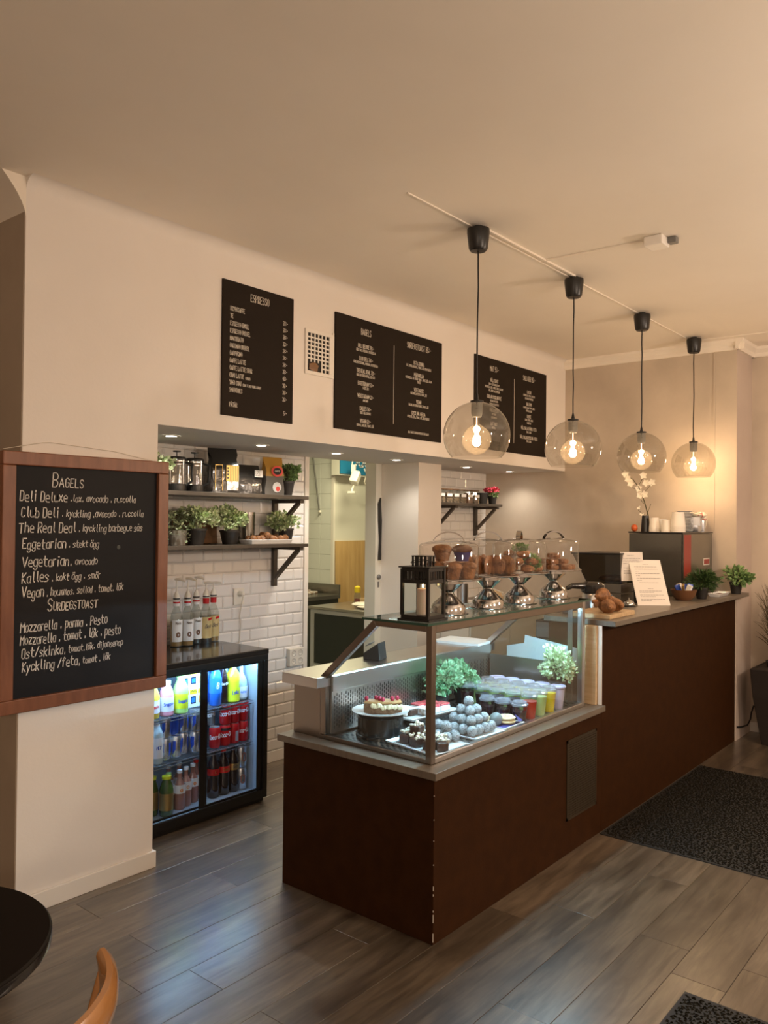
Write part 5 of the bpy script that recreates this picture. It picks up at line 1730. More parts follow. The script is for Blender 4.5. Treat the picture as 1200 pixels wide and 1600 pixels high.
# boards, canister, pastry tray on the lower shelf
for i, (x, w, h) in enumerate(((2.925, 0.15, 0.195), (3.085, 0.17, 0.205))):
    tag(obj('cutting_board', G().box(-w / 2, -0.009, 0, w / 2, 0.009, h), 'bwood', loc=(x, 3.925, ZW + 0.0015), bevel=0.005, rot=(-0.055, 0, 0)),
        ('brown cutting board leaning on the tiles behind the left plant', 'brown cutting board leaning behind the plant by the pastries')[i], 'cutting board')
t = thing('metal_canister', 'shiny dark metal canister behind the pastry tray', 'canister', (3.395, 3.905, ZW))
obj('body', G().lathe([(0, 0), (0.048, 0), (0.048, 0.180), (0, 0.180)], 26), 'machine', t, smooth=True)
obj('lid', G().lathe([(0.049, 0.1802), (0.049, 0.196), (0, 0.198)], 26), 'chrome', t, smooth=True)
t = thing('pastry_tray', 'white rectangular tray of small pastries on the lower shelf', 'tray', (3.425, 3.760, ZW), -0.04)
obj('tray', rounded_plate(0.33, 0.13, 0.026), 'plate', t, bevel=0.001)
rnd = random.Random(61)
for i in range(15):
    x = 3.425 - 0.135 + (i % 8) * 0.038
    y = 3.742 + (i // 8) * 0.045
    o = G()
    pts = [(0.028 * u, -0.010 * (1 - u * u), 0) for u in (-1, -.6, -.2, .2, .6, 1)]
    o.tube(pts, [0.006, 0.015, 0.021, 0.021, 0.015, 0.006], 10)
    ob = obj('mini_pastry', o, 'bake', smooth=True)
    ob.location = (x, y, ZW + 0.030 + rnd.uniform(0, .006) + (0.018 if i in (3, 11) else 0))
    ob.rotation_euler = (rnd.uniform(-.2, .2), rnd.uniform(-.2, .2), rnd.uniform(0, 3))
    tag(ob, 'small golden pastry heaped on the white shelf tray', 'pastry', 'small pastries on the shelf tray')

# jars on the right shelf
ZJ = 1.7535
for i in range(6):
    x = 5.372 + i * 0.1025
    t = thing('glass_jar', ('glass storage jar half hidden by the pillar', 'labelled glass jar, second from the pillar', 'labelled glass jar, third from the pillar', 'labelled glass jar, fourth from the pillar',
                            'labelled glass jar with reddish contents, fifth from the pillar', 'labelled glass jar beside the black flower pots')[i], 'jar', (x, 3.825, ZJ))
    obj('jar_glass', G().lathe([(0, 0), (0.044, 0), (0.045, 0.005), (0.045, 0.100), (0.040, 0.108)], 20), 'glass', t, smooth=False)
    obj('contents', G().lathe([(0, 0.003), (0.041, 0.004), (0.041, (0.075, 0.085, 0.065, 0.075, 0.090, 0.060)[i]), (0, 0.078)], 10), 'beans' if i != 4 else 'terra', t)
    obj('jar_lid', G().lathe([(0.041, 0.108), (0.042, 0.116), (0, 0.117)], 16), 'bwood', t, smooth=True)
    obj('paper_label', G().box(-0.022, -0.0475, 0.052, 0.022, -0.0465, 0.076), 'paper', t, rot=(0, 0, -0.5))
t = thing('flower_pot', 'empty black pot beside the glass jars', 'pot', (6.000, 3.825, ZJ))
obj('pot', G().lathe([(0, 0), (0.042, 0), (0.056, 0.095), (0.052, 0.095), (0.040, 0.008), (0, 0.006)], 22), 'pot', t, smooth=True)
obj('pot_rim', G().tube([(0.056 * math.cos(a), 0.056 * math.sin(a), 0.095) for a in [i * PI / 12 for i in range(25)]], 0.003, 6), 'pot', t, smooth=True)
t = thing('potted_flower', 'small pink flowering plant in a dark pot at the shelf end', 'potted plant', (6.075, 3.765, ZJ))
obj('pot', G().lathe([(0, 0), (0.030, 0), (0.041, 0.072), (0.037, 0.072), (0.028, 0.008), (0, 0.006)], 22), 'pot', t, smooth=True)
obj('foliage', foliage(90, 0.045, 0.022, 0.022, 71, 0.080), 'leafM', t, kind='stuff')
obj('blossom', foliage(260, 0.066, 0.024, 0.018, 72, 0.120, inner=0.3), 'pinkfl', t, kind='stuff')

# sockets
t = thing('wall_socket', 'single white wall socket with a plug above the cooler', 'socket', (3.375, YS, 1.113))
obj('faceplate', G().box(-0.041, -0.012, -0.052, 0.041, 0, 0.052), 'plastic', t, bevel=0.003)
obj('plug', G().tube([(0.004, -0.0125, 0.018), (0.004, -0.040, 0.018), (0.004, -0.046, 0.006)], [0.019, 0.015, 0.010], 16), 'plastic', t, smooth=True)
pts = [(3.380, YS - 0.042, 1.112), (3.379, YS - 0.030, 1.06), (3.383, YS - 0.010, 0.99), (3.392, YS - 0.008, 0.92), (3.386, YS - 0.008, 0.85), (3.372, YS - 0.008, 0.78), (3.36, YS - 0.008, 0.40)]
tag(obj('power_cable', G().tube(pts, 0.0028, 6), 'cord', smooth=True), 'thin pale cable hanging from the single socket', 'cable')
t = thing('quad_socket', 'white four way wall socket low on the bright tiles', 'socket', (3.870, YS, 0.674))
obj('faceplate', G().box(-0.066, -0.034, -0.058, 0.066, 0, 0.058), 'plastic', t, bevel=0.003)
for a in (-1, 1):
    for b in (-1, 1):
        g = G()
        T = Matrix.Translation((a * 0.031, -0.0342, b * 0.027)) @ Matrix.Rotation(PI / 2, 4, 'X')
        g.lathe([(0, -0.0003), (0.019, 0.0), (0.020, 0.0008), (0.022, 0.0008), (0.0225, 0)], 22, T=T)
        so = obj('socket_well', g, 'plastic', t, smooth=True)
        g = G()
        g.lathe([(0.0185, 0.0004), (0.0200, 0.0012)], 22, T=T)
        g.box(a * 0.031 - 0.0075, -0.0352, b * 0.027 - 0.002, a * 0.031 - 0.0035, -0.0345, b * 0.027 + 0.002).box(a * 0.031 + 0.0035, -0.0352, b * 0.027 - 0.002, a * 0.031 + 0.0075, -0.0345, b * 0.027 + 0.002)
        obj('pin_hole', g, 'grey', so)

# ------------------------------------------------------------------ niche back counter
t = thing('back_counter', 'low pale back counter along the tiles of the right niche', 'counter', (5.10, 3.34, 0))
obj('cabinet', G().box(0, 0.02, 0, 1.18, 0.62, 0.84), 'trim', t)
obj('cabinet_door', G().box(0.01, 0.004, 0.05, 0.58, 0.0195, 0.83), 'kwall', t, bevel=0.002)
obj('cabinet_door', G().box(0.59, 0.004, 0.05, 1.17, 0.0195, 0.83), 'kwall', t, bevel=0.002)
obj('worktop', G().box(-0.005, -0.01, 0.8405, 1.185, 0.62, 0.875), 'trim', t, bevel=0.002)
t = thing('steel_canister', 'tall steel canister on the back counter between the cake stands', 'canister', (5.30, 3.55, 0.8755))
obj('body', G().lathe([(0, 0), (0.045, 0), (0.045, 0.24), (0, 0.245)], 26), 'steel', t, smooth=True)
obj('base_ring', G().lathe([(0.052, 0), (0.052, 0.012), (0.0455, 0.014)], 26), 'black', t, smooth=True)
t = thing('paper_bag', 'crumpled beige bag on the back counter', 'bag', (5.80, 3.60, 0.8755))
lump(0.10, 1.5, 0.9, 0.8, 81, 'wood', 'crumpled_bag', t, c=(0, 0, 0.08), jit=0.10)
g = G().tube([(-0.22, -0.05, 0.04), (-0.1, -0.08, 0.16), (0.0, -0.05, 0.19), (0.12, -0.08, 0.15), (0.2, -0.03, 0.12)], 0.005, 6)
tag(obj('white_cord', g, 'plastic', smooth=True, loc=(5.60, 3.52, 0.8755)), 'white cord looping over the back counter', 'cable')
tag(obj('storage_tub', G().lathe([(0, 0), (0.055, 0), (0.060, 0.09), (0, 0.092)], 24), 'trim', smooth=True, loc=(5.50, 3.60, 0.8755)), 'small white tub on the back counter', 'tub')

# ------------------------------------------------------------------ kitchen furniture
t = thing('kitchen_counter', 'dark kitchen counter with upstand against the tiled kitchen wall', 'counter', (5.30, 5.40, 0))
obj('cabinet', G().box(0.02, 0.02, 0.05, 0.60, 1.15, 0.83), 'dgreen', t, bevel=0.003)
obj('worktop', G().box(0, 0, 0.8305, 0.607, 1.18, 0.87), 'machine', t, bevel=0.003)
obj('upstand', G().box(0.585, 0, 0.8705, 0.607, 1.18, 0.965), 'machine', t, bevel=0.002)
tag(obj('folded_cloth', G().box(-0.10, -0.17, 0, 0.10, 0.17, 0.02).box(-0.07, -0.10, 0.02, 0.08, 0.13, 0.035), 'sugar', loc=(5.70, 5.78, 0.8705), bevel=0.006, rot=(0, 0, 0.3)), 'pinkish folded cloth on the dark kitchen counter', 'cloth')
t = thing('steel_cabinet', 'green grey steel cabinet with drawer front in the kitchen doorway', 'cabinet', (5.07, 4.34, 0))
obj('body', G().box(0.012, 0.0, 0, 0.55, 0.66, 0.825), 'kwall', t, bevel=0.004)
obj('front_panel', G().box(0.0, 0.02, 0.36, 0.0115, 0.60, 0.79), 'dgreen', t, bevel=0.003, label='dark green grey front panel')
obj('front_panel', G().box(0.0, 0.02, 0.03, 0.0115, 0.60, 0.345), 'kwall', t, bevel=0.003)
obj('top', G().box(-0.012, -0.01, 0.8255, 0.56, 0.67, 0.85), 'steel', t, bevel=0.006)
rnd = random.Random(90)
g = G()
for i in range(6):
    g.ball((rnd.uniform(-.10, .10), rnd.uniform(-.12, .12), 0.018 + 0.008 * (i % 3)), 0.075, 14, 6, 0, (0.9, 1.1, 0.22), None, 0.10, rnd)
tag(obj('dish_towel', g, 'trim', smooth=True, loc=(5.28, 4.58, 0.8505)), 'crumpled white towel on the steel kitchen cabinet', 'towel')
t = thing('sauce_bottle', 'sauce bottle with yellow cap in the kitchen', 'bottle', (5.50, 4.82, 0.8505))
obj('body', G().lathe([(0, 0), (0.030, 0), (0.030, 0.07), (0.022, 0.10), (0, 0.10)], 16), 'cglass', t, smooth=True)
obj('sauce', G().lathe([(0, 0.002), (0.027, 0.003), (0.027, 0.045), (0, 0.045)], 14), 'redw', t, smooth=True)
obj('cap', G().lathe([(0.026, 0.100), (0.030, 0.115), (0.028, 0.150), (0.008, 0.160), (0, 0.162)], 16), 'yellow', t, smooth=True)
t = thing('wooden_crate', 'small wooden box with odds and ends beside the yellow capped bottle', 'box', (5.52, 4.62, 0.8505))
g = G().box(-0.08, -0.13, 0, 0.08, 0.12, 0.006).box(-0.08, -0.13, 0.006, -0.072, 0.12, 0.06).box(0.072, -0.13, 0.006, 0.08, 0.12, 0.06).box(-0.072, -0.13, 0.006, 0.072, -0.122, 0.06).box(-0.072, 0.112, 0.006, 0.072, 0.12, 0.06)
obj('box_sides', g, 'wood', t, bevel=0.001)
for i, (m_, lb, dx, dy, dz) in enumerate((('redl', 'red packet sticking out of the wooden box', 0, 0.05, 0.072), ('plate', 'white packet sticking out of the wooden box', 0.01, -0.03, 0.076), ('redw', 'dark red lid at the right of the wooden box', 0.02, -0.10, 0.095))):
    o = lump(0.032, 1, 1.3, 0.8, i, m_, 'small_packet')
    o.location = (5.52 + dx, 4.62 + dy, 0.8505 + dz)
    tag(o, lb, 'packet')
tag(obj('plywood_sheet', G().box(0, 0, 0, 0.47, 0.012, 1.39), 'ply', loc=(XK + 0.012, 5.470, 0.004), rot=(-0.024, 0, 0), bevel=0.001), 'plywood sheet leaning against the kitchen wall', 'panel')
t = thing('blue_sign', 'blue shop sign with white script high in the kitchen', 'sign', (XK - 0.055, 5.388, 2.062))
obj('sign_board', G().box(0, 0, 0, 0.80, 0.011, 0.30), 'signb', t)
g = G()
write(g, 'Bagel', 0.150, 0.17, 0.085, lambda u, v: (u, -0.001, v), w=0.020, wid=0.9, slant=0.15)
obj('white_script', g, 'whiteink', t)
t = thing('rail_pole', 'grey pole slanting down the kitchen tiles', 'pole', (0, 0, 0))
obj('pole', G().tube([(XK - 0.04, 5.80, 2.35), (XK - 0.04, 5.684, 1.70)], 0.008, 8), 'grey', t, smooth=True)
obj('pole_tip', G().ball((XK - 0.035, 5.682, 1.685), 0.017, 10, 8), 'plastic', t, smooth=True)
t = thing('wall_speaker', 'tilted white wall speaker on a bracket under the blue sign', 'speaker', (XK + 0.03, 5.28, 2.02), 0.5)
obj('speaker_body', G().box(-0.045, -0.05, -0.065, 0.045, 0.03, 0.065), 'plastic', t, bevel=0.012, rot=(0.2, 0.55, 0))
obj('mount', G().tube([(-0.02, 0.0, -0.075), (-0.03, 0.02, -0.135)], 0.012, 8).box(-0.07, -0.02, -0.155, 0.03, 0.05, -0.135).box(-0.01, -0.01, 0.05, 0.03, 0.03, 0.13), 'plastic', t, bevel=0.002)
g = G().tube([(XK + 0.36, 5.36, 2.20), (XK + 0.27, 5.33, 2.06), (XK + 0.24, 5.33, 1.99), (XK + 0.28, 5.33, 1.93), (XK + 0.36, 5.33, 1.93), (XK + 0.46, 5.33, 2.0)], 0.006, 6)
tag(obj('hanging_cable', g, 'cord', smooth=True), 'pale cable hanging in a loop from the blue sign', 'cable')
# lock and strap on the door jamb
t = thing('door_lock', 'black strap and round lock on the kitchen door jamb', 'lock', (4.765, YT - 0.0045, 0))
g = G()
g.tube([(0.010, -0.008, 1.775), (-0.005, -0.01, 1.73), (0.0, -0.012, 1.60), (0.006, -0.012, 1.45), (0.0, -0.012, 1.30)], [0.006, 0.014, 0.016, 0.010, 0.014], 8)
obj('strap', g, 'black', t, smooth=True)
T = Matrix.Translation((0.0, 0, 1.17)) @ Matrix.Rotation(PI / 2, 4, 'X')
obj('knob', G().lathe([(0.018, 0), (0.020, 0.008), (0.012, 0.018), (0, 0.020)], 18, T=T), 'grey', t, smooth=True)
obj('keyhole_plate', G().box(-0.008, -0.004, 1.09, 0.008, 0, 1.135), 'grey', t, bevel=0.001)
t = thing('wall_cupboard', 'white cabinet edge on the kitchen wall', 'cabinet', (XK + 0.385, 5.30, 1.72))
obj('rounded_panel', G().prism([(0, 0), (0.02, 0.10), (0.02, 0.30), (0, 0.40), (-0.02, 0.40), (-0.02, 0)], 'x', 0, 0.2), 'plate', t, bevel=0.01)

# ------------------------------------------------------------------ header: menu boards, grille, downlights


def menu(label, x0, x1, z0, z1):
    t = thing('menu_board', label, 'menu board', (x0, YM - 0.0005, z0))
    obj('panel', G().box(0, -0.010, 0, x1 - x0, 0, z1 - z0), 'board', t, bevel=0.0008)
    return t, (lambda u, v: (u, -0.0109, v))


t, fn = menu('narrow black menu board headed ESPRESSO', 2.583, 3.0705, 2.120, 2.800)
W_, H_ = 0.4875, 0.680
g = G()
write(g, 'ESPRESSO', 0.036, W_ * .50, H_ - 0.078, fn, wid=0.62, align='c', w=0.0042)
obj('heading', g, 'print', t)
items = ['BRYGGKAFFE', 'TE', 'ESPRESSO ENKEL', 'ESPRESSO DUBBEL', 'MACCHIATO', 'CORTADO DUBBEL', 'CAPPUCINO', 'CAFFE LATTE', 'CAFFE LATTE STOR', 'CHAI LATTE', 'YOGI CHAI', 'SMOOTHIES', None, 'PÅTÅR']
prices = ['28:-', '28:-', '20:-', '22:-', '34:-', '34:-', '34:-', '36:-', '40:-', '36:-', '36:-', '36:-', None, '5:-']
g = G()
for i, (a, b) in enumerate(zip(items, prices)):
    v = H_ - 0.150 - i * 0.0372
    if a:
        W1 = write(g, a, 0.021, 0.048, v, fn, wid=0.60, w=0.0034)
        if a == 'CHAI LATTE':
            write(g, '(SIRAP)', 0.012, 0.048 + W1 + 0.012, v, fn, wid=0.6, w=0.0024)
        if a == 'YOGI CHAI':
            write(g, '(CHAI TE MED VANILJSIRAP)', 0.012, 0.048 + W1 + 0.010, v, fn, wid=0.6, w=0.0024)
        write(g, b, 0.021, W_ - 0.045, v - 0.006, fn, wid=0.60, align='r', w=0.0034)
obj('price_list', g, 'print', t)


def column(g, u, v, head, rows, fn, hs, s1, s2, dv, maxw):
    write(g, head, hs, u, v, fn, wid=0.58, align='c', w=hs * 0.12)
    v -= dv[0]
    for r in rows:
        write(g, r[0], s1, u, v, fn, wid=0.62, align='c', w=s1 * 0.17)
        for q in r[1:]:
            v -= dv[1]
            write(g, q, s2, u, v, fn, wid=0.62, align='c', w=s2 * 0.20, maxw=maxw)
        v -= dv[2]


t, fn = menu('wide black menu board headed BAGELS and SURDEGSTOAST', 3.405, 4.4625, 2.131, 2.804)
W_, H_ = 1.0575, 0.673
g = G()
column(g, 0.270, H_ - 0.092, 'BAGELS', [('DELI DELUXE 76:-', 'RÖKT LAX, AVOKADO, OCH RUCCOLA'), ('CLUB DELI 74:-', 'GRILLAD KYCKLING, AVOKADO, OCH RUCCOLA'),
       ('THE REAL DEAL 72:-', 'GRILLAD KYCKLINGFILÉ, BBQ-SÅS'), ('EGGETERIAN 58:-', 'STEKT ÄGG'), ('VEGETARIAN 62:-', 'AVOCADO'), ('KALLES 54:-', 'KOKT ÄGG, KAVIAR'), ('VEGAN 62:-', 'HUMMUS, SALLAD, TOMAT, LÖK')],
       fn, 0.036, 0.022, 0.0135, (0.080, 0.0215, 0.0530), 0.33)
obj('bagel_list', g, 'print', t)
g = G()
column(g, 0.800, H_ - 0.092, 'SURDEGSTOAST 85:-', [('OST & SKINKA', 'OST, SKINKA, RUCCOLA, TOMAT, LÖK, CREAM CHEESE'), ('MOZZARELLA', 'MOZZARELLA, SOLTORKAD TOMAT, TOMAT, LÖK, CREAM', 'CHEESE'),
       ('VEGETARISK', 'MOZZARELLA, PESTO, TOMAT, LÖK'), ('VEGAN', 'SALLAD, SOLTORKAD TOMAT, TOMAT, LÖK'), ('KYCKLING / FETA', 'KYCKLING, FETA, TOMAT, LÖK, CREAM CHEESE')],
       fn, 0.036, 0.022, 0.0135, (0.098, 0.0205, 0.0560), 0.34)
write(g, 'ALLA TOASTS SERVERAS MED EN LITEN SALLAD', 0.013, 0.800, 0.035, fn, wid=0.6, align='c', w=0.0024, maxw=0.30)
obj('toast_list', g, 'print', t)
obj('divider', G().box(0.537, -0.0112, 0.075, 0.5405, -0.0101, H_ - 0.105), 'print', t)
t, fn = menu('black menu board headed MAT and SALLADER beside the first pendant', 4.872, 5.936, 2.131, 2.804)
g = G()
column(g, 0.260, H_ - 0.092, 'MAT 95:-', [('VÄLJ TOAST', 'BAGEL ELLER SURDEGSTOAST', 'MOZZARELLA, BRIE, SKINKA, TOMAT, ROSTBIFF', 'ÄGG, ADZUKI, LAX, KYCKLING'), ('GRILLAD KYCKLINGFILÉ', 'MED SALLAD OCH RIS', 'SERVERAS MED DRESSING'),
       ('PASTA PESTO', 'MED TOMAT', 'OCH PARMESAN'), ('LAX TOAST', 'MED DILL')], fn, 0.036, 0.023, 0.014, (0.080, 0.024, 0.050), 0.36)
obj('dish_list', g, 'print', t)
g = G()
column(g, 0.780, H_ - 0.092, 'SALLADER 95:-', [('CAESAR', 'ROMANSALLAD, TOMAT, KYCKLING', 'KRUTONG OCH PARMESAN'), ('HALLOUMI', 'BLANDAD SALLAD, TOMAT, GURKA', 'PAPRIKA, OLIVER'),
       ('CHEVRE', 'CHEVRE, TOMAT, GURKA', 'VALNÖTTER'), ('VÄLJ SALLAD BÖNOR / FETA', 'TOMAT, GURKA'), ('VÄLJ SALLAD KYCKLING / FETA', 'TOMAT, GURKA')], fn, 0.036, 0.023, 0.014, (0.098, 0.024, 0.048), 0.33)
obj('salad_list', g, 'print', t)
obj('divider', G().box(0.548, -0.0112, 0.075, 0.5515, -0.0101, H_ - 0.105), 'print', t)

t = thing('air_grille', 'white ventilation grille with a broken corner between the menu boards', 'grille', (3.166, YM - 0.0005, 2.412))
w_, h_ = 0.222, 0.252
obj('dark_duct', G().box(0.006, -0.001, 0.006, w_ - 0.006, 0, h_ - 0.006), 'black', t)
g = G().box(0, -0.009, 0, w_, -0.001, 0.020).box(0, -0.009, h_ - 0.020, w_, -0.001, h_).box(0, -0.009, 0.02, 0.018, -0.001, h_ - 0.02).box(w_ - 0.030, -0.009, 0.02, w_, -0.001, h_ - 0.02)
obj('grille_frame', g, 'trim', t, bevel=0.001)
g = G()
nx, nz = 6, 9
ww, hh = (w_ - 0.048), (h_ - 0.040)
for i in range(1, nx):
    x = 0.018 + ww * i / nx
    zb = 0.020 + (hh * 2.2 / nz if i < 4 else 0)
    g.box(x - 0.0042, -0.007, zb, x + 0.0042, -0.002, h_ - 0.020)
for j in range(1, nz):
    z = 0.020 + hh * j / nz
    xb = 0.018 + (ww * 4 / nx if j < 3 else 0)
    g.box(xb, -0.0065, z - 0.0038, w_ - 0.030, -0.0025, z + 0.0038)
obj('lattice', g, 'trim', t)
g = G().ball((0.075, -0.0045, 0.045), 0.030, 10, 6, 0, (1.3, 0.12, 0.7), None, 0.3, random.Random(2))
obj('torn_filter', g, 'bwood', t, smooth=True)
obj('duct_stub', G().box(w_, -0.006, 0.0, w_ + 0.012, 0, h_ + 0.012), 'trim', t)

for i, (x, y) in enumerate(((2.566, 3.560), (3.196, 3.560), (3.862, 3.580), (4.510, 3.595), (5.415, 3.600), (6.070, 3.595))):
    t = thing('downlight', 'recessed soffit spotlight, %s from the chalkboard side' % ('first', 'second', 'third', 'fourth', 'fifth', 'sixth')[i], 'spotlight', (x, y, ZH - 0.0005))
    obj('trim_ring', G().lathe([(0.030, -0.004), (0.046, -0.003), (0.048, 0.0)], 28), 'trim', t, smooth=True)
    obj('lamp_lens', G().lathe([(0, -0.0022), (0.030, -0.0022), (0.030, -0.0005)], 24), 'lens', t)
    lamp('downlight_beam', 'SPOT', (0, 0, -0.012), DOWN_W * (1.0, 1.1, 1.2, 0.55, 0.5, 0.42)[i], (1.0, 0.94, 0.82), 0.02, (0, 0, 0), parent=t, spot=2.3, blend=0.7)

# ------------------------------------------------------------------ pendants
YP = 2.048
pend = ((3.163, 2.001), (4.144, 2.016), (5.124, 2.036), (6.030, 2.045))
for i, (x, z) in enumerate(pend):
    YP = 2.048 if i < 3 else 2.017
    t = thing('pendant_lamp', 'smoked glass globe pendant, %s' % ('nearest and largest in view', 'second from the front', 'third from the front', 'farthest, by the grey wall')[i], 'pendant lamp', (x, YP, 0))
    obj('ceiling_cup', G().lathe([(0, H - 0.0005), (0.022, H - 0.0005), (0.022, H - 0.012), (0.052, H - 0.014), (0.053, H - 0.030), (0.044, H - 0.105), (0.036, H - 0.116), (0, H - 0.118)], 28), 'black', t, smooth=True)
    zt = z + 0.152
    rnd = random.Random(i + 5)
    n = 9
    pts = [(rnd.uniform(-.002, .002) if 0 < k < n - 1 else 0, rnd.uniform(-.002, .002) if 0 < k < n - 1 else 0, zt + 0.035 + (H - 0.118 - zt - 0.035) * k / (n - 1)) for k in range(n)]
    obj('cord', G().tube(pts, 0.0038, 8), 'black', t, smooth=True)
    obj('cap', G().lathe([(0.005, zt + 0.040), (0.010, zt + 0.012), (0.030, zt + 0.008), (0.031, zt), (0, zt)], 24), 'black', t, smooth=True)
    R_ = 0.155
    prof = []
    for k in range(0, 21):
        a = 0.19 + (2.30 - 0.19) * k / 20
        prof.append((R_ * math.sin(a), z + R_ * math.cos(a)))
    obj('globe', G().lathe(prof, 56), 'smoke', t, smooth=True)
    obj('lamp_holder', G().lathe([(0.026, zt - 0.001), (0.026, zt - 0.050), (0.021, zt - 0.068), (0, zt - 0.068)], 24), 'grey', t, smooth=True)
    zb = z - 0.022
    pr = [(0.014, zt - 0.0685), (0.015, zb + 0.072)]
    for k in range(1, 13):
        a = 0.28 + (PI - 0.28) * k / 12
        pr.append((0.068 * math.sin(a), zb + 0.068 * math.cos(a)))
    b = obj('bulb', G().lathe(pr, 32), 'bulbg', t, smooth=True)
    obj('filament', G().lathe([(0, zb + 0.040), (0.005, zb + 0.030), (0.008, zb + 0.015), (0.018, zb - 0.002), (0.019, zb - 0.014), (0.012, zb - 0.026), (0, zb - 0.030)], 14), 'fil', b, smooth=True)
    obj('filament_stem', G().tube([(0, 0, zb + 0.041), (0, 0, zt - 0.069)], 0.003, 6), K.setdefault('stemglow', emis('lit_glass_stem', WARM, 6)), b)

# cable trunking on the ceiling
t = thing('cable_trunking', 'white cable trunking running along the ceiling over the pendants', 'trunking', (0, 0, 0))
g = G().box(2.65, 2.064, H - 0.006, 6.05, 2.072, H - 0.0005).box(3.20, 2.024, H - 0.010, 4.12, 2.036, H - 0.0005)
obj('main_run', g, 'ceil', t)
obj('side_branch', G().prism([(3.772, 2.024), (3.782, 2.024), (3.816, 1.50), (3.806, 1.50)], 'z', H - 0.008, H - 0.0005), 'ceil', t)
obj('end_branch', G().prism([(6.13, 2.0), (6.14, 2.0), (6.20, 0.9), (6.19, 0.9)], 'z', H - 0.006, H - 0.0005), 'ceil', t)
t = thing('junction_box', 'white junction box on the ceiling at the end of a side cable', 'junction box', (3.812, 1.455, H - 0.0005))
obj('box', G().box(-0.05, -0.045, -0.045, 0.05, 0.045, 0), 'trim', t, bevel=0.005)
obj('plug_tab', G().box(0.02, -0.085, -0.03, 0.06, -0.045, 0), 'grey', t, bevel=0.003)

# ------------------------------------------------------------------ chalkboard
t = thing('chalkboard', 'large wood framed chalkboard with handwritten bagel list', 'chalkboard', (1.492, YM - 0.0005, 0.822))
w_, h_ = 0.772, 1.040
obj('slate', G().box(0.03, -0.012, 0.03, w_ - 0.03, -0.002, h_ - 0.03), 'chalkbd', t)
fr = 0.055
for nm, bb in (('frame_rail', (0, 0, w_, fr)), ('frame_rail', (0, h_ - fr, w_, h_)), ('frame_rail', (0, fr + .0005, fr, h_ - fr - .0005)), ('frame_rail', (w_ - fr, fr + .0005, w_, h_ - fr - .0005))):
    obj(nm, G().box(bb[0], -0.030, bb[1], bb[2], 0, bb[3]), 'oak', t, bevel=0.004)
fnc = lambda u, v: (u, -0.0128, v)
IX, IW, IT = fr, w_ - 2 * fr, h_ - fr
rows_ = [  # text, start u fraction, baseline from the top of the slate, size, extra (text, size)
    ('BAGELS', 0.24, 0.088, 0.046, None), ('Deli Deluxe', 0.035, 0.155, 0.040, ' .lax. avocado . ruccolla'), ('Club Deli', 0.045, 0.225, 0.040, ' . kyckling .avocado . ruccolla'),
    ('The Real Deal', 0.030, 0.293, 0.040, ' . kyckling barbegue sås'), ('Eggetarian', 0.055, 0.365, 0.038, ' . stekt ägg'), ('Vegetarían.', 0.055, 0.445, 0.040, ' avocado'),
    ('Kalles', 0.055, 0.513, 0.040, ' . kokt ägg . smör'), ('Vegan', 0.055, 0.580, 0.042, ' . hoummos. sallad . tomat. lök'), ('SURDEGSTOAST', 0.22, 0.645, 0.040, None),
    ('Mozzarella . parma . Pesto', 0.050, 0.728, 0.038, None), ('Mozzarella . tomat . lök . pesto', 0.050, 0.785, 0.038, None), ('Ost/skinka', 0.060, 0.843, 0.038, ', tomat.lök. dijonsenap'),
    ('Kyckling /feta', 0.065, 0.903, 0.038, ', tomat . lök')]
wmax = {0: 0.30, 1: 0.80, 2: 0.84, 3: 0.85, 4: 0.55, 5: 0.55, 6: 0.52, 7: 0.68, 8: 0.36, 9: 0.58, 10: 0.68, 11: 0.68, 12: 0.58}
hsl = H and 0.93
for i, (a, u, v, s, ex) in enumerate(rows_):
    g = G()
    vv = IT - v * (h_ - 2 * fr) * 0.985
    _, wa = letters(a, s, 0.72, 0.06, 0)
    _, we = letters(ex or '', s * 0.72, 0.72, 0.06, 0) if ex else (0, 0)
    k = min(1.0, wmax[i] * IW / (wa + we))
    w0 = write(g, a, s, IX + u * IW, vv, fnc, w=0.0040, wid=0.72 * k, slant=0.06, jit=0.06, rise=0.004)
    if i in (0, 8):
        g = G()
        w0 = write(g, a[0], s * 1.25, IX + u * IW, vv, fnc, w=0.0042, wid=0.75 * k, slant=0.06)
        write(g, a[1:], s * 0.82, IX + u * IW + w0 + 0.008, vv, fnc, w=0.0040, wid=0.80 * k, slant=0.06, jit=0.06)
    if ex:
        write(g, ex, s * 0.72, IX + u * IW + w0 + 0.006, vv + 0.002, fnc, w=0.0031, wid=0.72 * k, slant=0.10, jit=0.08, rise=0.01)
    obj('chalk_writing', g, 'chalk', t)
obj('chalk_smudge', G().ball((0.525, -0.0125, 0.650), 0.009, 8, 6, 0, (1, 0.08, 1.1)), 'dgreen', t)
g = G().tube([(1.50, YM - 0.012, 1.868), (1.665, YM - 0.006, 1.905), (1.70, YM - 0.005, 1.909), (1.995, YM - 0.005, 1.893), (2.030, YM - 0.006, 1.888), (2.235, YM - 0.012, 1.855)], 0.0011, 5)
tag(obj('hanging_string', g, 'cord', smooth=True), 'thin string from which the chalkboard hangs', 'string')

# ------------------------------------------------------------------ mats


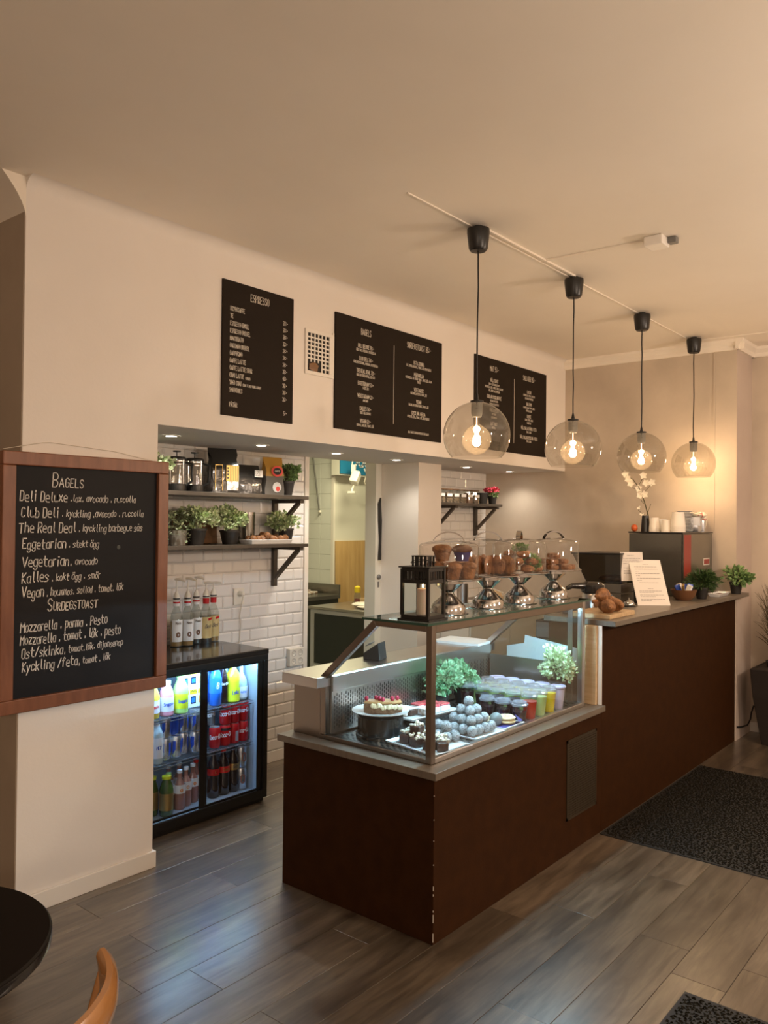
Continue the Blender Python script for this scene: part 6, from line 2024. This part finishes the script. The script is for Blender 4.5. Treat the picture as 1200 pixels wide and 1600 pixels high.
def door_mat(label, x0, y0, x1, y1, seed):
    t = thing('door_mat', label, 'door mat', (x0, y0, 0.0003))
    obj('rubber_edge', G().box(0, 0, 0, x1 - x0, y1 - y0, 0.004), 'matrim', t)
    rnd = random.Random(seed)
    g = G()
    nx, ny = int((x1 - x0) / 0.013), int((y1 - y0) / 0.013)
    for i in range(nx):
        for j in range(ny):
            x, y = 0.012 + (x1 - x0 - 0.024) * (i + rnd.random()) / nx, 0.012 + (y1 - y0 - 0.024) * (j + rnd.random()) / ny
            a = rnd.uniform(0, PI)
            s, h = 0.0075, rnd.uniform(0.007, 0.011)
            g.add([(x + s * math.cos(a), y + s * math.sin(a), 0.004), (x + s * math.cos(a + 2.1), y + s * math.sin(a + 2.1), 0.004), (x + s * math.cos(a + 4.2), y + s * math.sin(a + 4.2), 0.004), (x + rnd.uniform(-.004, .004), y + rnd.uniform(-.004, .004), h)],
                  [(0, 1, 3), (1, 2, 3), (2, 0, 3)])
    obj('pile', g, 'mat', t, kind='stuff')


door_mat('large dark entrance mat beside the tall counter', 3.945, 0.76, 5.490, 1.785, 1)
door_mat('dark mat at the bottom edge of the view', 1.60, -0.02, 2.812, 0.960, 2)

# ------------------------------------------------------------------ table and chair
t = thing('round_table', 'small round dark table at the lower left corner', 'table', (0.630, 1.772, 0))
obj('table_top', G().lathe([(0, 0.712), (0.292, 0.712), (0.297, 0.716), (0.297, 0.737), (0.293, 0.741), (0, 0.741)], 72), 'table', t, smooth=True)
obj('edge_band', G().lathe([(0.2975, 0.717), (0.2982, 0.720), (0.2982, 0.733), (0.2975, 0.736)], 72), 'blackg', t, smooth=True)
obj('column', G().lathe([(0.03, 0.02), (0.03, 0.7115), (0.08, 0.7116)], 24), 'black', t, smooth=True)
obj('foot', G().lathe([(0, 0), (0.20, 0), (0.20, 0.008), (0.04, 0.025), (0, 0.025)], 40), 'black', t, smooth=True)

t = thing('bentwood_chair', 'varnished bentwood armchair at the lower left, only its rail end showing', 'chair', (0.578, 1.425, 0))
# horseshoe rail round the back, its tips reaching forward beside the table
rail = []
for k in range(33):
    a = math.radians(-14 - k * (152 / 32.0))
    rail.append(Vector((0.272 * math.cos(a), 0.272 * math.sin(a), 0.800 - 0.010 * math.sin(a))))
g = G()
vs, fs = [], []
n = len(rail)
for k, p in enumerate(rail):
    d = (rail[min(k + 1, n - 1)] - rail[max(k - 1, 0)]).normalized()
    out = Vector((d.y, -d.x, 0)).normalized()
    if out.dot(Vector((p.x, p.y + 0.02, 0))) < 0:
        out = -out
    e = min(1.05, 0.72 + min(k, n - 1 - k) * 0.16)
    th, ht = 0.0155 * e, 0.034 * min(1.0, 0.45 + min(k, n - 1 - k) * 0.12)
    for m_ in range(10):
        an = 2 * PI * m_ / 10
        vs.append(p + out * th * math.cos(an) + Vector((0, 0, ht * math.sin(an) - ht)))
for k in range(n - 1):
    for m_ in range(10):
        fs.append((k * 10 + m_, k * 10 + (m_ + 1) % 10, (k + 1) * 10 + (m_ + 1) % 10, (k + 1) * 10 + m_))
fs.append(tuple(range(10))[::-1])
fs.append(tuple((n - 1) * 10 + m_ for m_ in range(10)))
g.add(vs, fs)
obj('back_rail', g, 'chair', t, smooth=True)
obj('seat', G().lathe([(0, 0.435), (0.185, 0.435), (0.205, 0.445), (0.205, 0.460), (0.19, 0.466), (0, 0.462)], 40), 'chair', t, smooth=True)
for sx, sy, hh in ((1, 1, 0.436), (-1, 1, 0.436), (1, -1, 0.436), (-1, -1, 0.436)):
    obj('leg', G().tube([(0.135 * sx, 0.135 * sy, hh), (0.160 * sx, 0.165 * sy, 0.2), (0.175 * sx, 0.185 * sy, 0.0)], [0.017, 0.015, 0.012], 12), 'chair', t, smooth=True)
for a in (-18, -55, -90, -125, -162):
    an = math.radians(a)
    x, y = 0.270 * math.cos(an), 0.270 * math.sin(an)
    obj('spindle', G().tube([(0.185 * math.cos(an), 0.185 * math.sin(an), 0.4605), (x, y, 0.765)], 0.011, 10), 'chair', t, smooth=True)

# ------------------------------------------------------------------ planter with dried grass
t = thing('tall_planter', 'tall dark square planter with wispy dried grass at the right edge', 'planter', (6.43, 1.50, 0))
g = G()
vs = []
for hw, z in ((0.115, 0), (0.165, 0.35), (0.180, 0.55), (0.150, 0.565), (0.150, 0.555)):
    vs += [(-hw, -hw, z), (hw, -hw, z), (hw, hw, z), (-hw, hw, z)]
fs = [(3, 2, 1, 0)] + [(r * 4 + k, r * 4 + (k + 1) % 4, r * 4 + 4 + (k + 1) % 4, r * 4 + 4 + k) for r in range(4) for k in range(4)] + [(16, 17, 18, 19)]
obj('planter_body', g.add(vs, fs), 'planter', t, bevel=0.008)
obj('liner_neck', G().lathe([(0.10, 0.556), (0.115, 0.60), (0.105, 0.60), (0.09, 0.558)], 20), 'planter', t, smooth=True)
rnd = random.Random(12)
g = G()
for i in range(260):
    a = rnd.uniform(0, 2 * PI)
    r0, r1, hh = rnd.uniform(0, 0.08), rnd.uniform(0.04, 0.36), rnd.uniform(0.25, 0.72)
    if math.sin(a) > 0.5:
        r1 *= 0.55
    c, s = math.cos(a), math.sin(a)
    pts = []
    for k in range(6):
        u = k / 5
        rr = r0 + (r1 - r0) * u ** 1.8
        pts.append((min(c * rr, 0.22), min(s * rr, 0.26), 0.56 + hh * (u - 0.35 * (r1 / 0.36) * u ** 3)))
    g.tube(pts, [0.0030, 0.0028, 0.0025, 0.0020, 0.0015, 0.0008], 4)
obj('grass_blades', g, 'grass', t, kind='stuff')
tag(obj('floor_cable', G().tube([(6.31, 1.783, 0.10), (6.36, 1.765, 0.095), (6.42, 1.74, 0.10), (6.50, 1.74, 0.13), (6.60, 1.76, 0.16), (6.66, 1.76, 0.2)], 0.006, 6), 'black', smooth=True), 'black cable along the wall behind the planter', 'cable')
